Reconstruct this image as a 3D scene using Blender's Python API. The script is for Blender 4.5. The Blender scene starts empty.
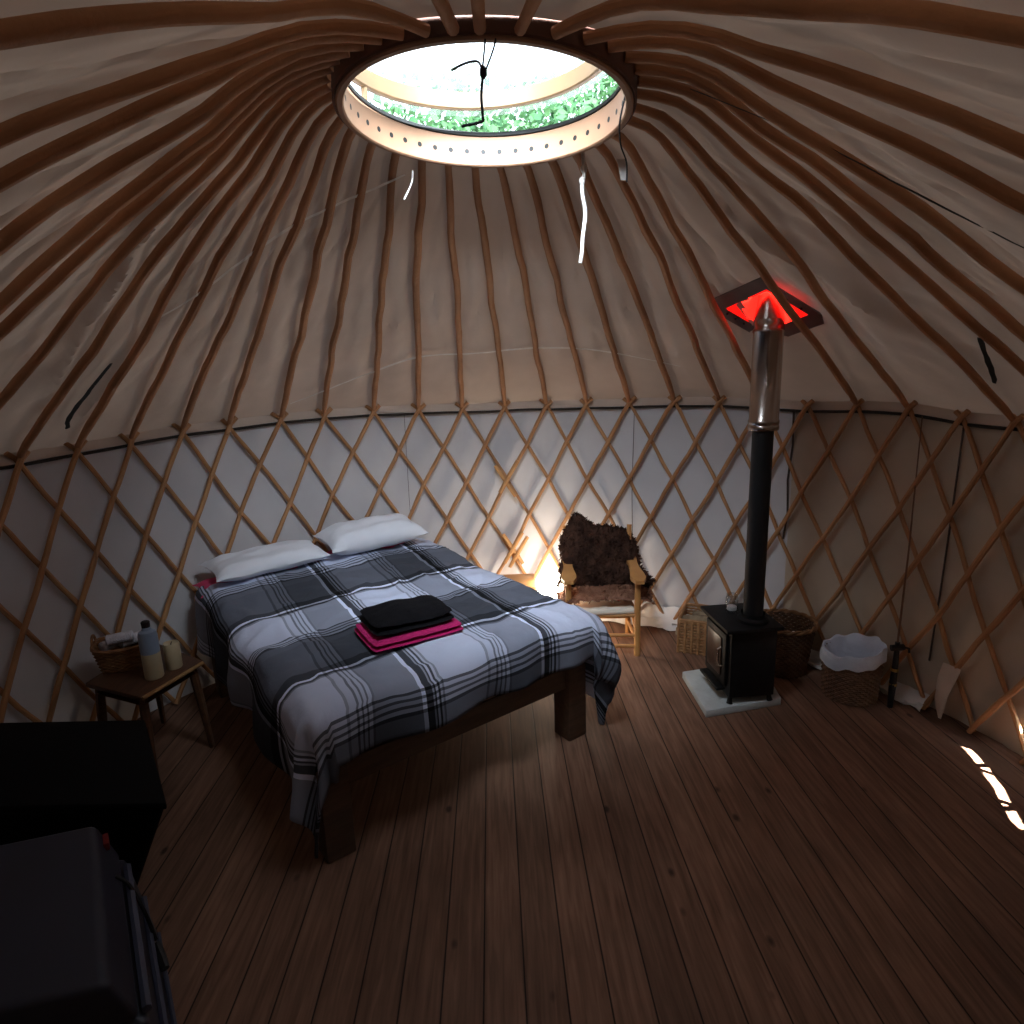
import bpy, bmesh, math, random
from mathutils import Vector, Matrix, noise
random.seed(7)
PI = math.pi
sc = bpy.context.scene
COL = sc.collection

# ------------------------------------------------------------------ materials
def mat(name, color=(.5,.5,.5), rough=.7, metal=0, var=0, scale=20, bump=0, bscale=60, stretch=None,
        color2=None, emit=None, estr=0, spec=.4, detail=4):
    m = bpy.data.materials.new(name); m.use_nodes = True
    nt = m.node_tree; b = nt.nodes['Principled BSDF']
    b.inputs['Base Color'].default_value = (*color, 1); b.inputs['Roughness'].default_value = rough
    b.inputs['Metallic'].default_value = metal
    b.inputs['Specular IOR Level'].default_value = spec
    if emit: b.inputs['Emission Color'].default_value = (*emit, 1); b.inputs['Emission Strength'].default_value = estr
    if var or color2 or bump:
        tc = nt.nodes.new('ShaderNodeTexCoord'); mp = nt.nodes.new('ShaderNodeMapping')
        nt.links.new(tc.outputs['Object'], mp.inputs['Vector'])
        if stretch: mp.inputs['Scale'].default_value = stretch
        if var or color2:
            n = nt.nodes.new('ShaderNodeTexNoise'); n.inputs['Scale'].default_value = scale; n.inputs['Detail'].default_value = detail
            nt.links.new(mp.outputs['Vector'], n.inputs['Vector'])
            r = nt.nodes.new('ShaderNodeValToRGB')
            c2 = color2 or tuple(max(0, c*(1-var)) for c in color); c1 = color if color2 else tuple(min(1, c*(1+var)) for c in color)
            r.color_ramp.elements[0].position = .32; r.color_ramp.elements[1].position = .68
            r.color_ramp.elements[0].color = (*c2, 1); r.color_ramp.elements[1].color = (*c1, 1)
            nt.links.new(n.outputs['Fac'], r.inputs['Fac']); nt.links.new(r.outputs['Color'], b.inputs['Base Color'])
        if bump:
            n2 = nt.nodes.new('ShaderNodeTexNoise'); n2.inputs['Scale'].default_value = bscale; n2.inputs['Detail'].default_value = 6
            nt.links.new(mp.outputs['Vector'], n2.inputs['Vector'])
            bp = nt.nodes.new('ShaderNodeBump'); bp.inputs['Strength'].default_value = bump; bp.inputs['Distance'].default_value = .02
            nt.links.new(n2.outputs['Fac'], bp.inputs['Height']); nt.links.new(bp.outputs['Normal'], b.inputs['Normal'])
    return m

M = {}
M['pole'] = mat('rafter_wood', (.58,.29,.14), .65, color2=(.36,.17,.078), scale=3, bump=.3, bscale=30)
M['lath'] = mat('lath_wood', (.50,.255,.11), .6, color2=(.34,.165,.07), scale=4, bump=.2, bscale=40)
M['splint'] = mat('fresh_wood', (.50,.26,.10), .6, var=.15, scale=8)
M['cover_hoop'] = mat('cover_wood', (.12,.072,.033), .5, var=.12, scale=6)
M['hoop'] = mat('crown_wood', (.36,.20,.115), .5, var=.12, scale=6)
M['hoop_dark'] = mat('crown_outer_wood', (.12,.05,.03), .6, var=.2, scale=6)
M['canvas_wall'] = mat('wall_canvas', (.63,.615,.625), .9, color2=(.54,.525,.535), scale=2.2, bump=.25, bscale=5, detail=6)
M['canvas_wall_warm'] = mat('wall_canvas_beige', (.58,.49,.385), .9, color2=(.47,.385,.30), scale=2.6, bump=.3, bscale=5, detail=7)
M['canvas_roof'] = mat('roof_canvas', (.66,.54,.45), .92, color2=(.56,.45,.37), scale=3, bump=.3, bscale=6, detail=8)
M['canvas_white'] = mat('white_canvas', (.72,.69,.66), .9, var=.06, scale=6, bump=.3, bscale=12)
M['seam'] = mat('seam_thread', (.09,.07,.06), .9, var=.2)
M['tape'] = mat('tape_cotton', (.75,.70,.64), .85, var=.1)
M['rope'] = mat('dark_rope', (.03,.024,.02), .9, var=.3)
M['black_cord'] = mat('black_cord', (.01,.01,.012), .7, var=.2)
M['white_cord'] = mat('white_cord', (.85,.83,.8), .8, var=.05)
M['bed_wood'] = mat('bed_wood', (.10,.055,.032), .55, color2=(.055,.03,.018), scale=5, stretch=(1,8,8), bump=.15)
M['pine'] = mat('pine_slat', (.55,.36,.18), .6, var=.15, scale=6)
M['mattress'] = mat('mattress_ticking', (.62,.56,.45), .9, var=.06)
M['white_cotton'] = mat('white_cotton', (.74,.76,.82), .9, var=.03, scale=8, bump=.25, bscale=9)
M['pink'] = mat('pink_terry', (.50,.012,.13), .95, var=.15, scale=60, bump=.5, bscale=250)
M['pink_cotton'] = mat('pink_cotton', (.55,.05,.13), .9, var=.1)
M['black_fleece'] = mat('black_fleece', (.006,.0055,.007), .95, var=.3, scale=40, bump=.5, bscale=200, spec=.15)
M['chair_wood'] = mat('chair_wood', (.56,.28,.09), .5, color2=(.42,.19,.06), scale=6)
M['fleece'] = mat('brown_sheepskin', (.078,.038,.025), .95, color2=(.030,.015,.011), scale=14, bump=.8, bscale=60, spec=.1)
M['fleece_lt'] = mat('tan_sheepskin', (.30,.15,.095), .95, color2=(.17,.08,.05), scale=14, bump=.8, bscale=60, spec=.1)
M['cream'] = mat('cream_cushion', (.78,.70,.58), .9, var=.05)
M['stove'] = mat('stove_iron', (.0045,.0045,.005), .55, var=.3, scale=30, spec=.25, bump=.1, bscale=120)
M['stove_brown'] = mat('stove_glass', (.030,.012,.007), .3, var=.3, scale=5)
M['steel'] = mat('stainless_flue', (.48,.43,.40), .22, metal=1, var=.08, scale=3)
M['handle_steel'] = mat('handle_steel', (.6,.6,.6), .25, metal=1, var=.05)
M['slab'] = mat('hearth_slab', (.44,.47,.47), .8, var=.1, scale=12, bump=.2)
M['wicker'] = mat('wicker', (.30,.145,.06), .6, color2=(.17,.08,.033), scale=30, bump=.2)
M['wicker_bin'] = mat('brown_wicker', (.19,.095,.05), .6, color2=(.10,.05,.028), scale=30, bump=.2)
M['wicker_dark'] = mat('dark_wicker', (.15,.075,.038), .6, color2=(.07,.035,.02), scale=30, bump=.2)
M['wicker_gold'] = mat('golden_wicker', (.40,.205,.085), .6, color2=(.27,.125,.05), scale=30, bump=.2)
M['log'] = mat('split_log', (.42,.31,.19), .9, color2=(.16,.11,.07), scale=16, bump=.4)
M['bark'] = mat('bark', (.10,.07,.045), .95, var=.3, scale=25, bump=.6)
M['liner'] = mat('bin_liner', (.62,.68,.80), .35, var=.06, scale=8, bump=.4, bscale=20)
M['paper'] = mat('paper', (.8,.74,.72), .9, var=.05)
M['table_wood'] = mat('side_table_wood', (.10,.042,.02), .5, color2=(.055,.023,.011), scale=5, stretch=(10,2,10))
M['table_edge'] = mat('table_edge_wood', (.30,.17,.07), .5, var=.15)
M['towel_white'] = mat('white_towelling', (.66,.66,.74), .95, var=.06, scale=40, bump=.5, bscale=160)
M['candle'] = mat('candle_wax', (.50,.42,.27), .5, var=.05)
M['bottle_blue'] = mat('pale_blue_glass', (.24,.31,.42), .3, var=.05)
M['tub'] = mat('black_plastic', (.0025,.0025,.003), .75, var=.2, spec=.12)
M['cool'] = mat('slate_plastic', (.020,.020,.031), .5, var=.06, scale=4, spec=.35)
M['cool_dark'] = mat('slate_trim', (.05,.055,.085), .4, var=.05)
M['black'] = mat('black_rubber', (.006,.006,.007), .5, var=.2)
M['red_tag'] = mat('red_tag', (.16,.006,.005), .6, var=.1)
M['brass'] = mat('brass', (.6,.42,.14), .3, metal=1, var=.1)
M['rod'] = mat('cane', (.16,.075,.035), .5, var=.2)
M['flash'] = mat('flashing_cloth', (.17,.14,.13), .8, var=.12, scale=10)
M['door'] = mat('door_wood', (.22,.11,.05), .6, color2=(.14,.065,.03), scale=4, stretch=(8,8,1))
M['gasket'] = mat('gasket', (.008,.009,.008), .6, var=.2)
M['base_lamp'] = mat('lamp_base', (.35,.2,.09), .5, var=.1)

def translucent(m, col, fac):
    nt = m.node_tree; b = nt.nodes['Principled BSDF']; out = nt.nodes['Material Output']
    t = nt.nodes.new('ShaderNodeBsdfTranslucent'); t.inputs[0].default_value = (*col, 1)
    mx = nt.nodes.new('ShaderNodeMixShader'); mx.inputs[0].default_value = fac
    nt.links.new(b.outputs[0], mx.inputs[1]); nt.links.new(t.outputs[0], mx.inputs[2]); nt.links.new(mx.outputs[0], out.inputs[0])
translucent(M['canvas_roof'], (.80,.58,.43), .005)
translucent(M['canvas_wall'], (.7,.66,.64), .0008)
def custom(name):
    m = bpy.data.materials.new(name); m.use_nodes = True
    nt = m.node_tree; return m, nt, nt.nodes['Principled BSDF'], nt.nodes['Material Output']
def glass(name, col, transp, rough=.05):
    m, nt, b, out = custom(name)
    t = nt.nodes.new('ShaderNodeBsdfTransparent'); t.inputs[0].default_value = (*col, 1)
    g = nt.nodes.new('ShaderNodeBsdfGlossy'); g.inputs['Roughness'].default_value = rough
    mx = nt.nodes.new('ShaderNodeMixShader'); mx.inputs[0].default_value = 1-transp
    nt.links.new(t.outputs[0], mx.inputs[1]); nt.links.new(g.outputs[0], mx.inputs[2]); nt.links.new(mx.outputs[0], out.inputs[0])
    return m
M['glass'] = glass('jar_glass', (.92,.93,.93), .85)
def sheet(name, col, tr):
    m, nt, b, out = custom(name)
    t = nt.nodes.new('ShaderNodeBsdfTransparent'); t.inputs[0].default_value = (.97,.99,1,1)
    l = nt.nodes.new('ShaderNodeBsdfTranslucent'); l.inputs[0].default_value = (*col, 1)
    n = nt.nodes.new('ShaderNodeTexNoise'); n.inputs['Scale'].default_value = 3
    mr = nt.nodes.new('ShaderNodeMapRange'); mr.inputs['To Min'].default_value = tr-.05; mr.inputs['To Max'].default_value = tr+.05
    mx = nt.nodes.new('ShaderNodeMixShader')
    nt.links.new(n.outputs['Fac'], mr.inputs['Value']); nt.links.new(mr.outputs[0], mx.inputs[0])
    nt.links.new(l.outputs[0], mx.inputs[1]); nt.links.new(t.outputs[0], mx.inputs[2]); nt.links.new(mx.outputs[0], out.inputs[0])
    return m
M['clear_sheet'] = sheet('clear_sheet', (.9,.93,.95), .8)
def leafmat():
    m, nt, b, out = custom('tree_leaf')
    l = nt.nodes.new('ShaderNodeBsdfTranslucent'); l.inputs[0].default_value = (.045,.10,.04,1)
    d = nt.nodes.new('ShaderNodeBsdfDiffuse')
    gi = nt.nodes.new('ShaderNodeNewGeometry'); r = nt.nodes.new('ShaderNodeValToRGB')
    r.color_ramp.elements[0].color = (.03,.075,.035,1); r.color_ramp.elements[1].color = (.07,.15,.06,1)
    nt.links.new(gi.outputs['Random Per Island'], r.inputs['Fac']); nt.links.new(r.outputs['Color'], d.inputs[0])
    mx = nt.nodes.new('ShaderNodeMixShader'); mx.inputs[0].default_value = .35
    nt.links.new(d.outputs[0], mx.inputs[1]); nt.links.new(l.outputs[0], mx.inputs[2]); nt.links.new(mx.outputs[0], out.inputs[0])
    return m
M['leaf'] = leafmat()
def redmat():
    m, nt, b, out = custom('red_silicone_glow')
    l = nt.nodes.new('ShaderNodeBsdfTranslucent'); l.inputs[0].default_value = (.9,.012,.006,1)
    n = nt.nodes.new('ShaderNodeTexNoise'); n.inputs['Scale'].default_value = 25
    e = nt.nodes.new('ShaderNodeEmission'); e.inputs[0].default_value = (1,.012,.008,1)  # added emission, stands in for daylight shining through the silicone
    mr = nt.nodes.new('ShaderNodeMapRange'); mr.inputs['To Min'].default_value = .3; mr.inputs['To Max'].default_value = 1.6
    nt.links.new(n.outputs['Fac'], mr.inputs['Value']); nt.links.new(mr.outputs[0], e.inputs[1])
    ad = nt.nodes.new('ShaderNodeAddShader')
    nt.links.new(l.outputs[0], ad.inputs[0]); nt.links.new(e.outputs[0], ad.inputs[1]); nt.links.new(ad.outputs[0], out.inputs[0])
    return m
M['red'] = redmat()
def lampmat():
    m, nt, b, out = custom('glowing_shade')
    n = nt.nodes.new('ShaderNodeTexNoise'); n.inputs['Scale'].default_value = 6
    mr = nt.nodes.new('ShaderNodeMapRange'); mr.inputs['To Min'].default_value = 26; mr.inputs['To Max'].default_value = 32
    e = nt.nodes.new('ShaderNodeEmission'); e.inputs[0].default_value = (1,.86,.68,1)
    nt.links.new(n.outputs['Fac'], mr.inputs['Value']); nt.links.new(mr.outputs[0], e.inputs[1]); nt.links.new(e.outputs[0], out.inputs[0])
    return m
M['shade'] = lampmat()

def floormat():
    m, nt, b, out = custom('pine_floorboards')
    N = lambda t: nt.nodes.new(t); L = nt.links.new
    def math_(op, a, bb=None, c=None):
        n = N('ShaderNodeMath'); n.operation = op
        for i, v in enumerate((a, bb, c)):
            if v is None: continue
            if isinstance(v, (int, float)): n.inputs[i].default_value = v
            else: L(v, n.inputs[i])
        return n.outputs[0]
    tc = N('ShaderNodeTexCoord'); mp = N('ShaderNodeMapping'); mp.inputs['Rotation'].default_value = (0,0,-.021)
    L(tc.outputs['Object'], mp.inputs['Vector'])
    sx = N('ShaderNodeSeparateXYZ'); L(mp.outputs['Vector'], sx.inputs[0])
    W = .1187
    u = math_('DIVIDE', math_('ADD', sx.outputs['X'], .146-.0115), W)
    idx = math_('FLOOR', u); fr = math_('FRACT', u)
    wn = N('ShaderNodeTexWhiteNoise'); wn.noise_dimensions = '1D'; L(idx, wn.inputs['W'])
    # grain
    gm = N('ShaderNodeMapping'); gm.inputs['Scale'].default_value = (26, 1.6, 1)
    cmb = N('ShaderNodeCombineXYZ'); L(sx.outputs['X'], cmb.inputs[0])
    L(math_('ADD', sx.outputs['Y'], math_('MULTIPLY', wn.outputs['Value'], 37.0)), cmb.inputs[1])
    L(cmb.outputs[0], gm.inputs['Vector'])
    g = N('ShaderNodeTexNoise'); g.inputs['Scale'].default_value = 2.2; g.inputs['Detail'].default_value = 7; g.inputs['Distortion'].default_value = .6
    L(gm.outputs[0], g.inputs['Vector'])
    # blotches
    bl = N('ShaderNodeTexNoise'); bl.inputs['Scale'].default_value = 2.3; bl.inputs['Detail'].default_value = 5; L(mp.outputs[0], bl.inputs['Vector'])
    # knots
    km = N('ShaderNodeMapping'); km.inputs['Scale'].default_value = (1, .55, 1); L(cmb.outputs[0], km.inputs['Vector'])
    vo = N('ShaderNodeTexVoronoi'); vo.inputs['Scale'].default_value = 5.5; vo.inputs['Randomness'].default_value = 1; L(km.outputs[0], vo.inputs['Vector'])
    kn = N('ShaderNodeMapRange'); kn.inputs['From Min'].default_value = .035; kn.inputs['From Max'].default_value = .085; kn.inputs['To Min'].default_value = .3; kn.inputs['To Max'].default_value = 1
    L(vo.outputs['Distance'], kn.inputs['Value'])
    # gap mask
    d = math_('ABSOLUTE', math_('SUBTRACT', fr, .5))
    gap = N('ShaderNodeMapRange'); gap.inputs['From Min'].default_value = .468; gap.inputs['From Max'].default_value = .492; gap.inputs['To Min'].default_value = 1; gap.inputs['To Max'].default_value = .10
    L(d, gap.inputs['Value'])
    r = N('ShaderNodeValToRGB')
    r.color_ramp.elements[0].position = .25; r.color_ramp.elements[1].position = .78
    r.color_ramp.elements[0].color = (.112,.057,.035,1); r.color_ramp.elements[1].color = (.255,.139,.090,1)
    L(g.outputs['Fac'], r.inputs['Fac'])
    f1 = math_('MULTIPLY_ADD', wn.outputs['Value'], .35, .80)
    f2 = math_('MULTIPLY_ADD', bl.outputs['Fac'], .9, .55)
    tot = math_('MULTIPLY', math_('MULTIPLY', f1, f2), math_('MULTIPLY', kn.outputs[0], gap.outputs[0]))
    vm = N('ShaderNodeVectorMath'); vm.operation = 'SCALE'; L(r.outputs['Color'], vm.inputs[0]); L(tot, vm.inputs['Scale'])
    L(vm.outputs[0], b.inputs['Base Color'])
    b.inputs['Roughness'].default_value = .68; b.inputs['Specular IOR Level'].default_value = .18
    bp = N('ShaderNodeBump'); bp.inputs['Strength'].default_value = .3; bp.inputs['Distance'].default_value = .004
    L(math_('MULTIPLY_ADD', g.outputs['Fac'], .12, gap.outputs[0]), bp.inputs['Height']); L(bp.outputs[0], b.inputs['Normal'])
    return m
M['floor'] = floormat()

def plaidmat():
    m, nt, b, out = custom('plaid_cotton')
    N = lambda t: nt.nodes.new(t); L = nt.links.new
    def math_(op, a, bb=None):
        n = N('ShaderNodeMath'); n.operation = op
        for i, v in enumerate((a, bb)):
            if v is None: continue
            if isinstance(v, (int, float)): n.inputs[i].default_value = v
            else: L(v, n.inputs[i])
        return n.outputs[0]
    uv = N('ShaderNodeUVMap'); uv.uv_map = 'cloth'
    sx = N('ShaderNodeSeparateXYZ'); L(uv.outputs[0], sx.inputs[0])
    def ramp(fac, stops):
        r = N('ShaderNodeValToRGB'); cr = r.color_ramp; cr.interpolation = 'CONSTANT'
        cr.elements[0].position = stops[0][0]; cr.elements[0].color = (stops[0][1],)*3 + (1,)
        cr.elements[1].position = stops[1][0]; cr.elements[1].color = (stops[1][1],)*3 + (1,)
        for p_, v in stops[2:]:
            e = cr.elements.new(p_); e.color = (v, v, v, 1)
        L(fac, r.inputs['Fac']); return r.outputs['Color']
    # across the bed (period .60): thin dark lines, grey, white line, black, thin lines, light
    s = math_('FRACT', math_('DIVIDE', math_('ADD', math_('SUBTRACT', sx.outputs['X'], math_('MULTIPLY', sx.outputs['Y'], .08)), .44), .60))
    S = [(0,.34),(.014,.85),(.032,.34),(.046,.85),(.064,.34),(.078,.85),(.098,.36),(.115,.48),(.40,1.15),(.428,.05),(.475,.6),(.487,.08),(.50,.9),(.513,.1),(.53,.85),(.545,.5),(.56,.92),(.93,.55),(.95,.85)]
    t = math_('FRACT', math_('ADD', math_('DIVIDE', math_('SUBTRACT', 1.70, sx.outputs['Y']), .72), 10))
    T = [(0,1.15),(.022,.1),(.05,.5),(.065,.92),(.42,.2),(.436,.8),(.455,.2),(.472,.75),(.49,.15),(.507,.7),(.524,.03),(.545,.24),(.62,.20),(.93,.04)]
    a = ramp(s, S); c = ramp(t, T)
    mul = N('ShaderNodeMix'); mul.data_type = 'RGBA'; mul.blend_type = 'MULTIPLY'; mul.inputs['Factor'].default_value = 1
    L(a, mul.inputs['A']); L(c, mul.inputs['B'])
    avg = N('ShaderNodeMix'); avg.data_type = 'RGBA'; avg.inputs['Factor'].default_value = .5
    L(a, avg.inputs['A']); L(c, avg.inputs['B'])
    mx = N('ShaderNodeMix'); mx.data_type = 'RGBA'; mx.inputs['Factor'].default_value = .6
    L(avg.outputs['Result'], mx.inputs['A']); L(mul.outputs['Result'], mx.inputs['B'])
    tint = N('ShaderNodeMix'); tint.data_type = 'RGBA'; tint.blend_type = 'MULTIPLY'; tint.inputs['Factor'].default_value = 1
    tint.inputs['B'].default_value = (.68,.74,.93,1)
    gm = N('ShaderNodeGamma'); gm.inputs['Gamma'].default_value = 1.6
    L(mx.outputs['Result'], gm.inputs['Color']); L(gm.outputs[0], tint.inputs['A'])
    L(tint.outputs['Result'], b.inputs['Base Color']); b.inputs['Roughness'].default_value = .9; b.inputs['Specular IOR Level'].default_value = .15
    n = N('ShaderNodeTexNoise'); n.inputs['Scale'].default_value = 14; n.inputs['Detail'].default_value = 5; L(uv.outputs[0], n.inputs['Vector'])
    bp = N('ShaderNodeBump'); bp.inputs['Strength'].default_value = .4; bp.inputs['Distance'].default_value = .02
    L(n.outputs['Fac'], bp.inputs['Height']); L(bp.outputs[0], b.inputs['Normal'])
    return m
M['plaid'] = plaidmat()

# ------------------------------------------------------------------ mesh helpers
def obj(name, bm, m, parent=None, smooth=True, loc=None, rotz=0):
    me = bpy.data.meshes.new(name)
    bmesh.ops.recalc_face_normals(bm, faces=bm.faces)
    bm.to_mesh(me); bm.free()
    ms = m if isinstance(m, (list, tuple)) else [m]
    for k in ms: me.materials.append(M[k] if isinstance(k, str) else k)
    if smooth:
        for p in me.polygons: p.use_smooth = True
        try: me.set_sharp_from_angle(angle=math.radians(40))
        except Exception: pass
    o = bpy.data.objects.new(name, me); COL.objects.link(o)
    if parent: o.parent = parent
    if loc: o.location = loc
    if rotz: o.rotation_euler = (0, 0, rotz)
    return o
def tag(o, label, cat, group=None, kind=None):
    o['label'] = label; o['category'] = cat
    if group: o['group'] = group
    if kind: o['kind'] = kind
    return o
def thing(name, label, cat, loc=(0,0,0), rotz=0, group=None):
    o = bpy.data.objects.new(name, None); COL.objects.link(o)
    o.location = loc; o.rotation_euler = (0,0,rotz); o.empty_display_size = .1
    return tag(o, label, cat, group)
def struct(name, bm, m, parent=None, **k):
    o = obj(name, bm, m, parent, **k); o['kind'] = 'structure'; return o
def NB(): return bmesh.new()

def tube(bm, pts, rad, seg=8, cap=True, closed=False, flat=1):
    pts = [Vector(p) for p in pts]; n = len(pts)
    rr = rad if isinstance(rad, (list, tuple)) else [rad]*n
    rings = []; ref = None
    for i, p in enumerate(pts):
        if closed: t = pts[(i+1) % n]-pts[i-1]
        else: t = pts[min(i+1, n-1)]-pts[max(i-1, 0)]
        t.normalize()
        if ref is None:
            ref = t.orthogonal().normalized()
            if abs(t.z) < .9: ref = (Vector((0,0,1))-t*t.z).normalized()
        ref = (ref-t*ref.dot(t))
        ref = ref.normalized() if ref.length > 1e-5 else t.orthogonal().normalized()
        b = t.cross(ref)
        rings.append([bm.verts.new(p+(ref*math.cos(a)*flat+b*math.sin(a))*rr[i]) for a in [2*PI*k/seg for k in range(seg)]])
    m = n if closed else n-1
    for i in range(m):
        A, B = rings[i], rings[(i+1) % n]
        for k in range(seg): bm.faces.new((A[k], A[(k+1) % seg], B[(k+1) % seg], B[k]))
    if cap and not closed:
        bm.faces.new(rings[0][::-1]); bm.faces.new(rings[-1])
    return bm
def lathe(bm, prof, c=(0,0,0), seg=32, wob=None, cap0=False, cap1=False):
    rings = []
    for r, z in prof:
        ring = []
        for k in range(seg):
            a = 2*PI*k/seg; q = r+(wob(a, z) if wob else 0)
            ring.append(bm.verts.new((c[0]+q*math.cos(a), c[1]+q*math.sin(a), c[2]+z)))
        rings.append(ring)
    for A, B in zip(rings, rings[1:]):
        for k in range(seg): bm.faces.new((A[k], A[(k+1) % seg], B[(k+1) % seg], B[k]))
    if cap0: bm.faces.new(rings[0][::-1])
    if cap1: bm.faces.new(rings[-1])
    return bm
def box(bm, lo, hi, bev=.004, rot=None, off=(0,0,0), seg=2, jit=0):
    r = bmesh.ops.create_cube(bm, size=1)['verts']
    for v in r:
        v.co = Vector([lo[i]+(v.co[i]+.5)*(hi[i]-lo[i]) for i in range(3)])
    if bev:
        es = list({e for v in r for e in v.link_edges})
        g = bmesh.ops.bevel(bm, geom=es, offset=bev, segments=seg, profile=.5, affect='EDGES')
        r = list({v for f in g['faces'] for v in f.verts} | {v for v in r if v.is_valid})
    if rot or any(off):
        for v in r:
            if rot: v.co = rot @ v.co
            v.co += Vector(off)
    return r
def prism(bm, quad_lo, quad_hi, bev=.01, seg=2):
    a = [bm.verts.new(q) for q in quad_lo]; b = [bm.verts.new(q) for q in quad_hi]; n = len(a)
    fs = [bm.faces.new(a[::-1]), bm.faces.new(b)]+[bm.faces.new((a[i], a[(i+1) % n], b[(i+1) % n], b[i])) for i in range(n)]
    es = list({e for f in fs for e in f.edges})
    bmesh.ops.bevel(bm, geom=es, offset=bev, segments=seg, profile=.5, affect='EDGES')
    return bm
def nz(x, y=0, z=0): return noise.noise(Vector((x, y, z)))
def arc(c, r, a0, a1, n, z): return [(c[0]+r*math.sin(a0+(a1-a0)*i/n), c[1]+r*math.cos(a0+(a1-a0)*i/n), z) for i in range(n+1)]
def pol(r, az, z): a = math.radians(az); return Vector((r*math.sin(a), r*math.cos(a), z))

# ------------------------------------------------------------------ yurt shape
RW = 2.2037
FEET = [(-71.0,1.426),(-64.4,1.434),(-57.8,1.445),(-50.9,1.467),(-44.4,1.469),(-36.6,1.483),(-30.1,1.488),(-22.1,1.487),(-14.7,1.483),
        (-7.4,1.476),(-.1,1.475),(6.9,1.476),(13.7,1.476),(20.8,1.478),(28.1,1.485),(35.1,1.485),(41.6,1.475),(48.0,1.464),(54.8,1.474),
        (61.2,1.471),(67.6,1.441),(73.4,1.436)]
PR = [(.3,2.475),(.42,2.45),(.5,2.42),(.7,2.33),(.9,2.225),(1.09,2.125),(1.41,1.935),(1.84,1.69),(2.1,1.535),(2.2037,1.465),(2.35,1.36)]
def interp(x, P):
    if x <= P[0][0]: return P[0][1]
    for (a, b), (c, d) in zip(P, P[1:]):
        if x <= c: return b+(d-b)*(x-a)/(c-a)
    return P[-1][1]
def wrap(a): return (a+180) % 360-180
def door_raise(az):
    d = abs(wrap(az-180))
    return .42*.5*(1+math.cos(PI*min(1, max(0, (d-15)/60))))
HT = [(-180,1.465),(-90,1.43)]+FEET+[(85,1.44),(180,1.465)]
def foot_z(az): return interp(wrap(az), HT)+door_raise(az)
def roofz(r, az): return interp(r, PR)+(foot_z(az)-door_raise(az)-1.465)*max(0, (r-.9)/1.3)+door_raise(az)*max(0, (r-.4)/1.8)

# floor
bm = NB()
NF = 96
c0 = bm.verts.new((0,0,0)); ring = [bm.verts.new(pol(2.34, 360*k/NF, 0)) for k in range(NF)]
low = [bm.verts.new(pol(2.34, 360*k/NF, -.08)) for k in range(NF)]
for k in range(NF):
    bm.faces.new((c0, ring[k], ring[(k+1) % NF])); bm.faces.new((ring[k], low[k], low[(k+1) % NF], ring[(k+1) % NF]))
struct('floor', bm, 'floor', smooth=False)

# wall canvas with the low slit the sun comes through, and the doorway behind the camera
DOOR_HALF = 12
def slit_z(az): return .15+.18*max(0, min(1, (az-77)/16))
bm = NB(); cols = []
azs = [180+DOOR_HALF+i for i in range(0, 361-2*DOOR_HALF)]
RWC = 2.235
for az in azs:
    w = wrap(az); top = foot_z(w)+.035; zs = slit_z(w)
    hs = [0, zs-.012, zs+.012]+[zs+.012+(top-zs-.012)*k/10 for k in range(1, 11)]
    col = []
    for h in hs:
        rad = RWC+.012*nz(w*.22, h*3, 1)+.008*nz(w*.8, h*1.2, 7)
        if h < .01: rad += .01
        col.append(bm.verts.new(pol(rad, w, h)))
    cols.append((w, col))
for (w, A), (w2, B) in zip(cols, cols[1:]):
    for k in range(len(A)-1):
        if k == 1 and 79 <= w and w2 <= 94: continue
        bm.faces.new((A[k], A[k+1], B[k+1], B[k]))
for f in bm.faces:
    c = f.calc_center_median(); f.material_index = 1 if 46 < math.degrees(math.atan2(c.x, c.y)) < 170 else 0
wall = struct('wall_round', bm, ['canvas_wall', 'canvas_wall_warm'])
def wall_line(az_pts, name, m='seam', rad=.003, r=2.222):
    b = NB(); tube(b, [pol(r, a, z) for a, z in az_pts], rad, 5); o = obj(name, b, m, wall); return o
wall_line([(21.5,1.46),(21.3,1.1),(21.2,.9),(21.4,.5),(21.3,.1)], 'canvas_seam', rad=.002)
wall_line([(45.8,1.45),(46,1.25),(45.6,1.05),(45.9,.85),(45.5,.7)], 'canvas_seam', rad=.006)
wall_line([(67.4,1.43),(67.3,1.0),(67.1,.6),(66.8,.25)], 'canvas_seam', rad=.0045)
wall_line([(-17,1.46),(-17.2,.9),(-17.1,.3)], 'canvas_seam', rad=.0015)

# loose white hem of the wall liner along the floor
bm = NB(); prev = None
for i in range(0, 101):
    az = 10+i*.75
    if az > 68: break
    row = []
    for j in range(7):
        t = j/6; h = .006+.13*(1-t)*(1+.25*nz(az*.25, 3))*(1 if az < 45 else .45); rad = 2.218-.075*math.sin(t*PI*.5)*(1+.6*nz(az*.35, j*.6))-.02*nz(az*.9, j)
        row.append(bm.verts.new(pol(min(rad, 2.225), az, h+.012*nz(az*.6, j*1.1, 4)+.008)))
    if prev:
        for j in range(6): bm.faces.new((prev[j], prev[j+1], row[j+1], row[j]))
    prev = row
struct('trim_1', bm, 'canvas_white')
# hanging cloth flap low on the right wall
bm = NB(); prev = None
for j in range(9):
    t = j/8; w = (1.0-.85*t**2.2)*2.2
    row = [bm.verts.new(pol(2.165-.03*math.sin(t*3)+.012*nz(i, j*.4), 70.6-.6*t+(i/5-.5)*w, .30-.285*t)) for i in range(6)]
    if prev:
        for i in range(5): bm.faces.new((prev[i], prev[i+1], row[i+1], row[i]))
    prev = row
struct('trim_2', bm, 'canvas_roof')

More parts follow.
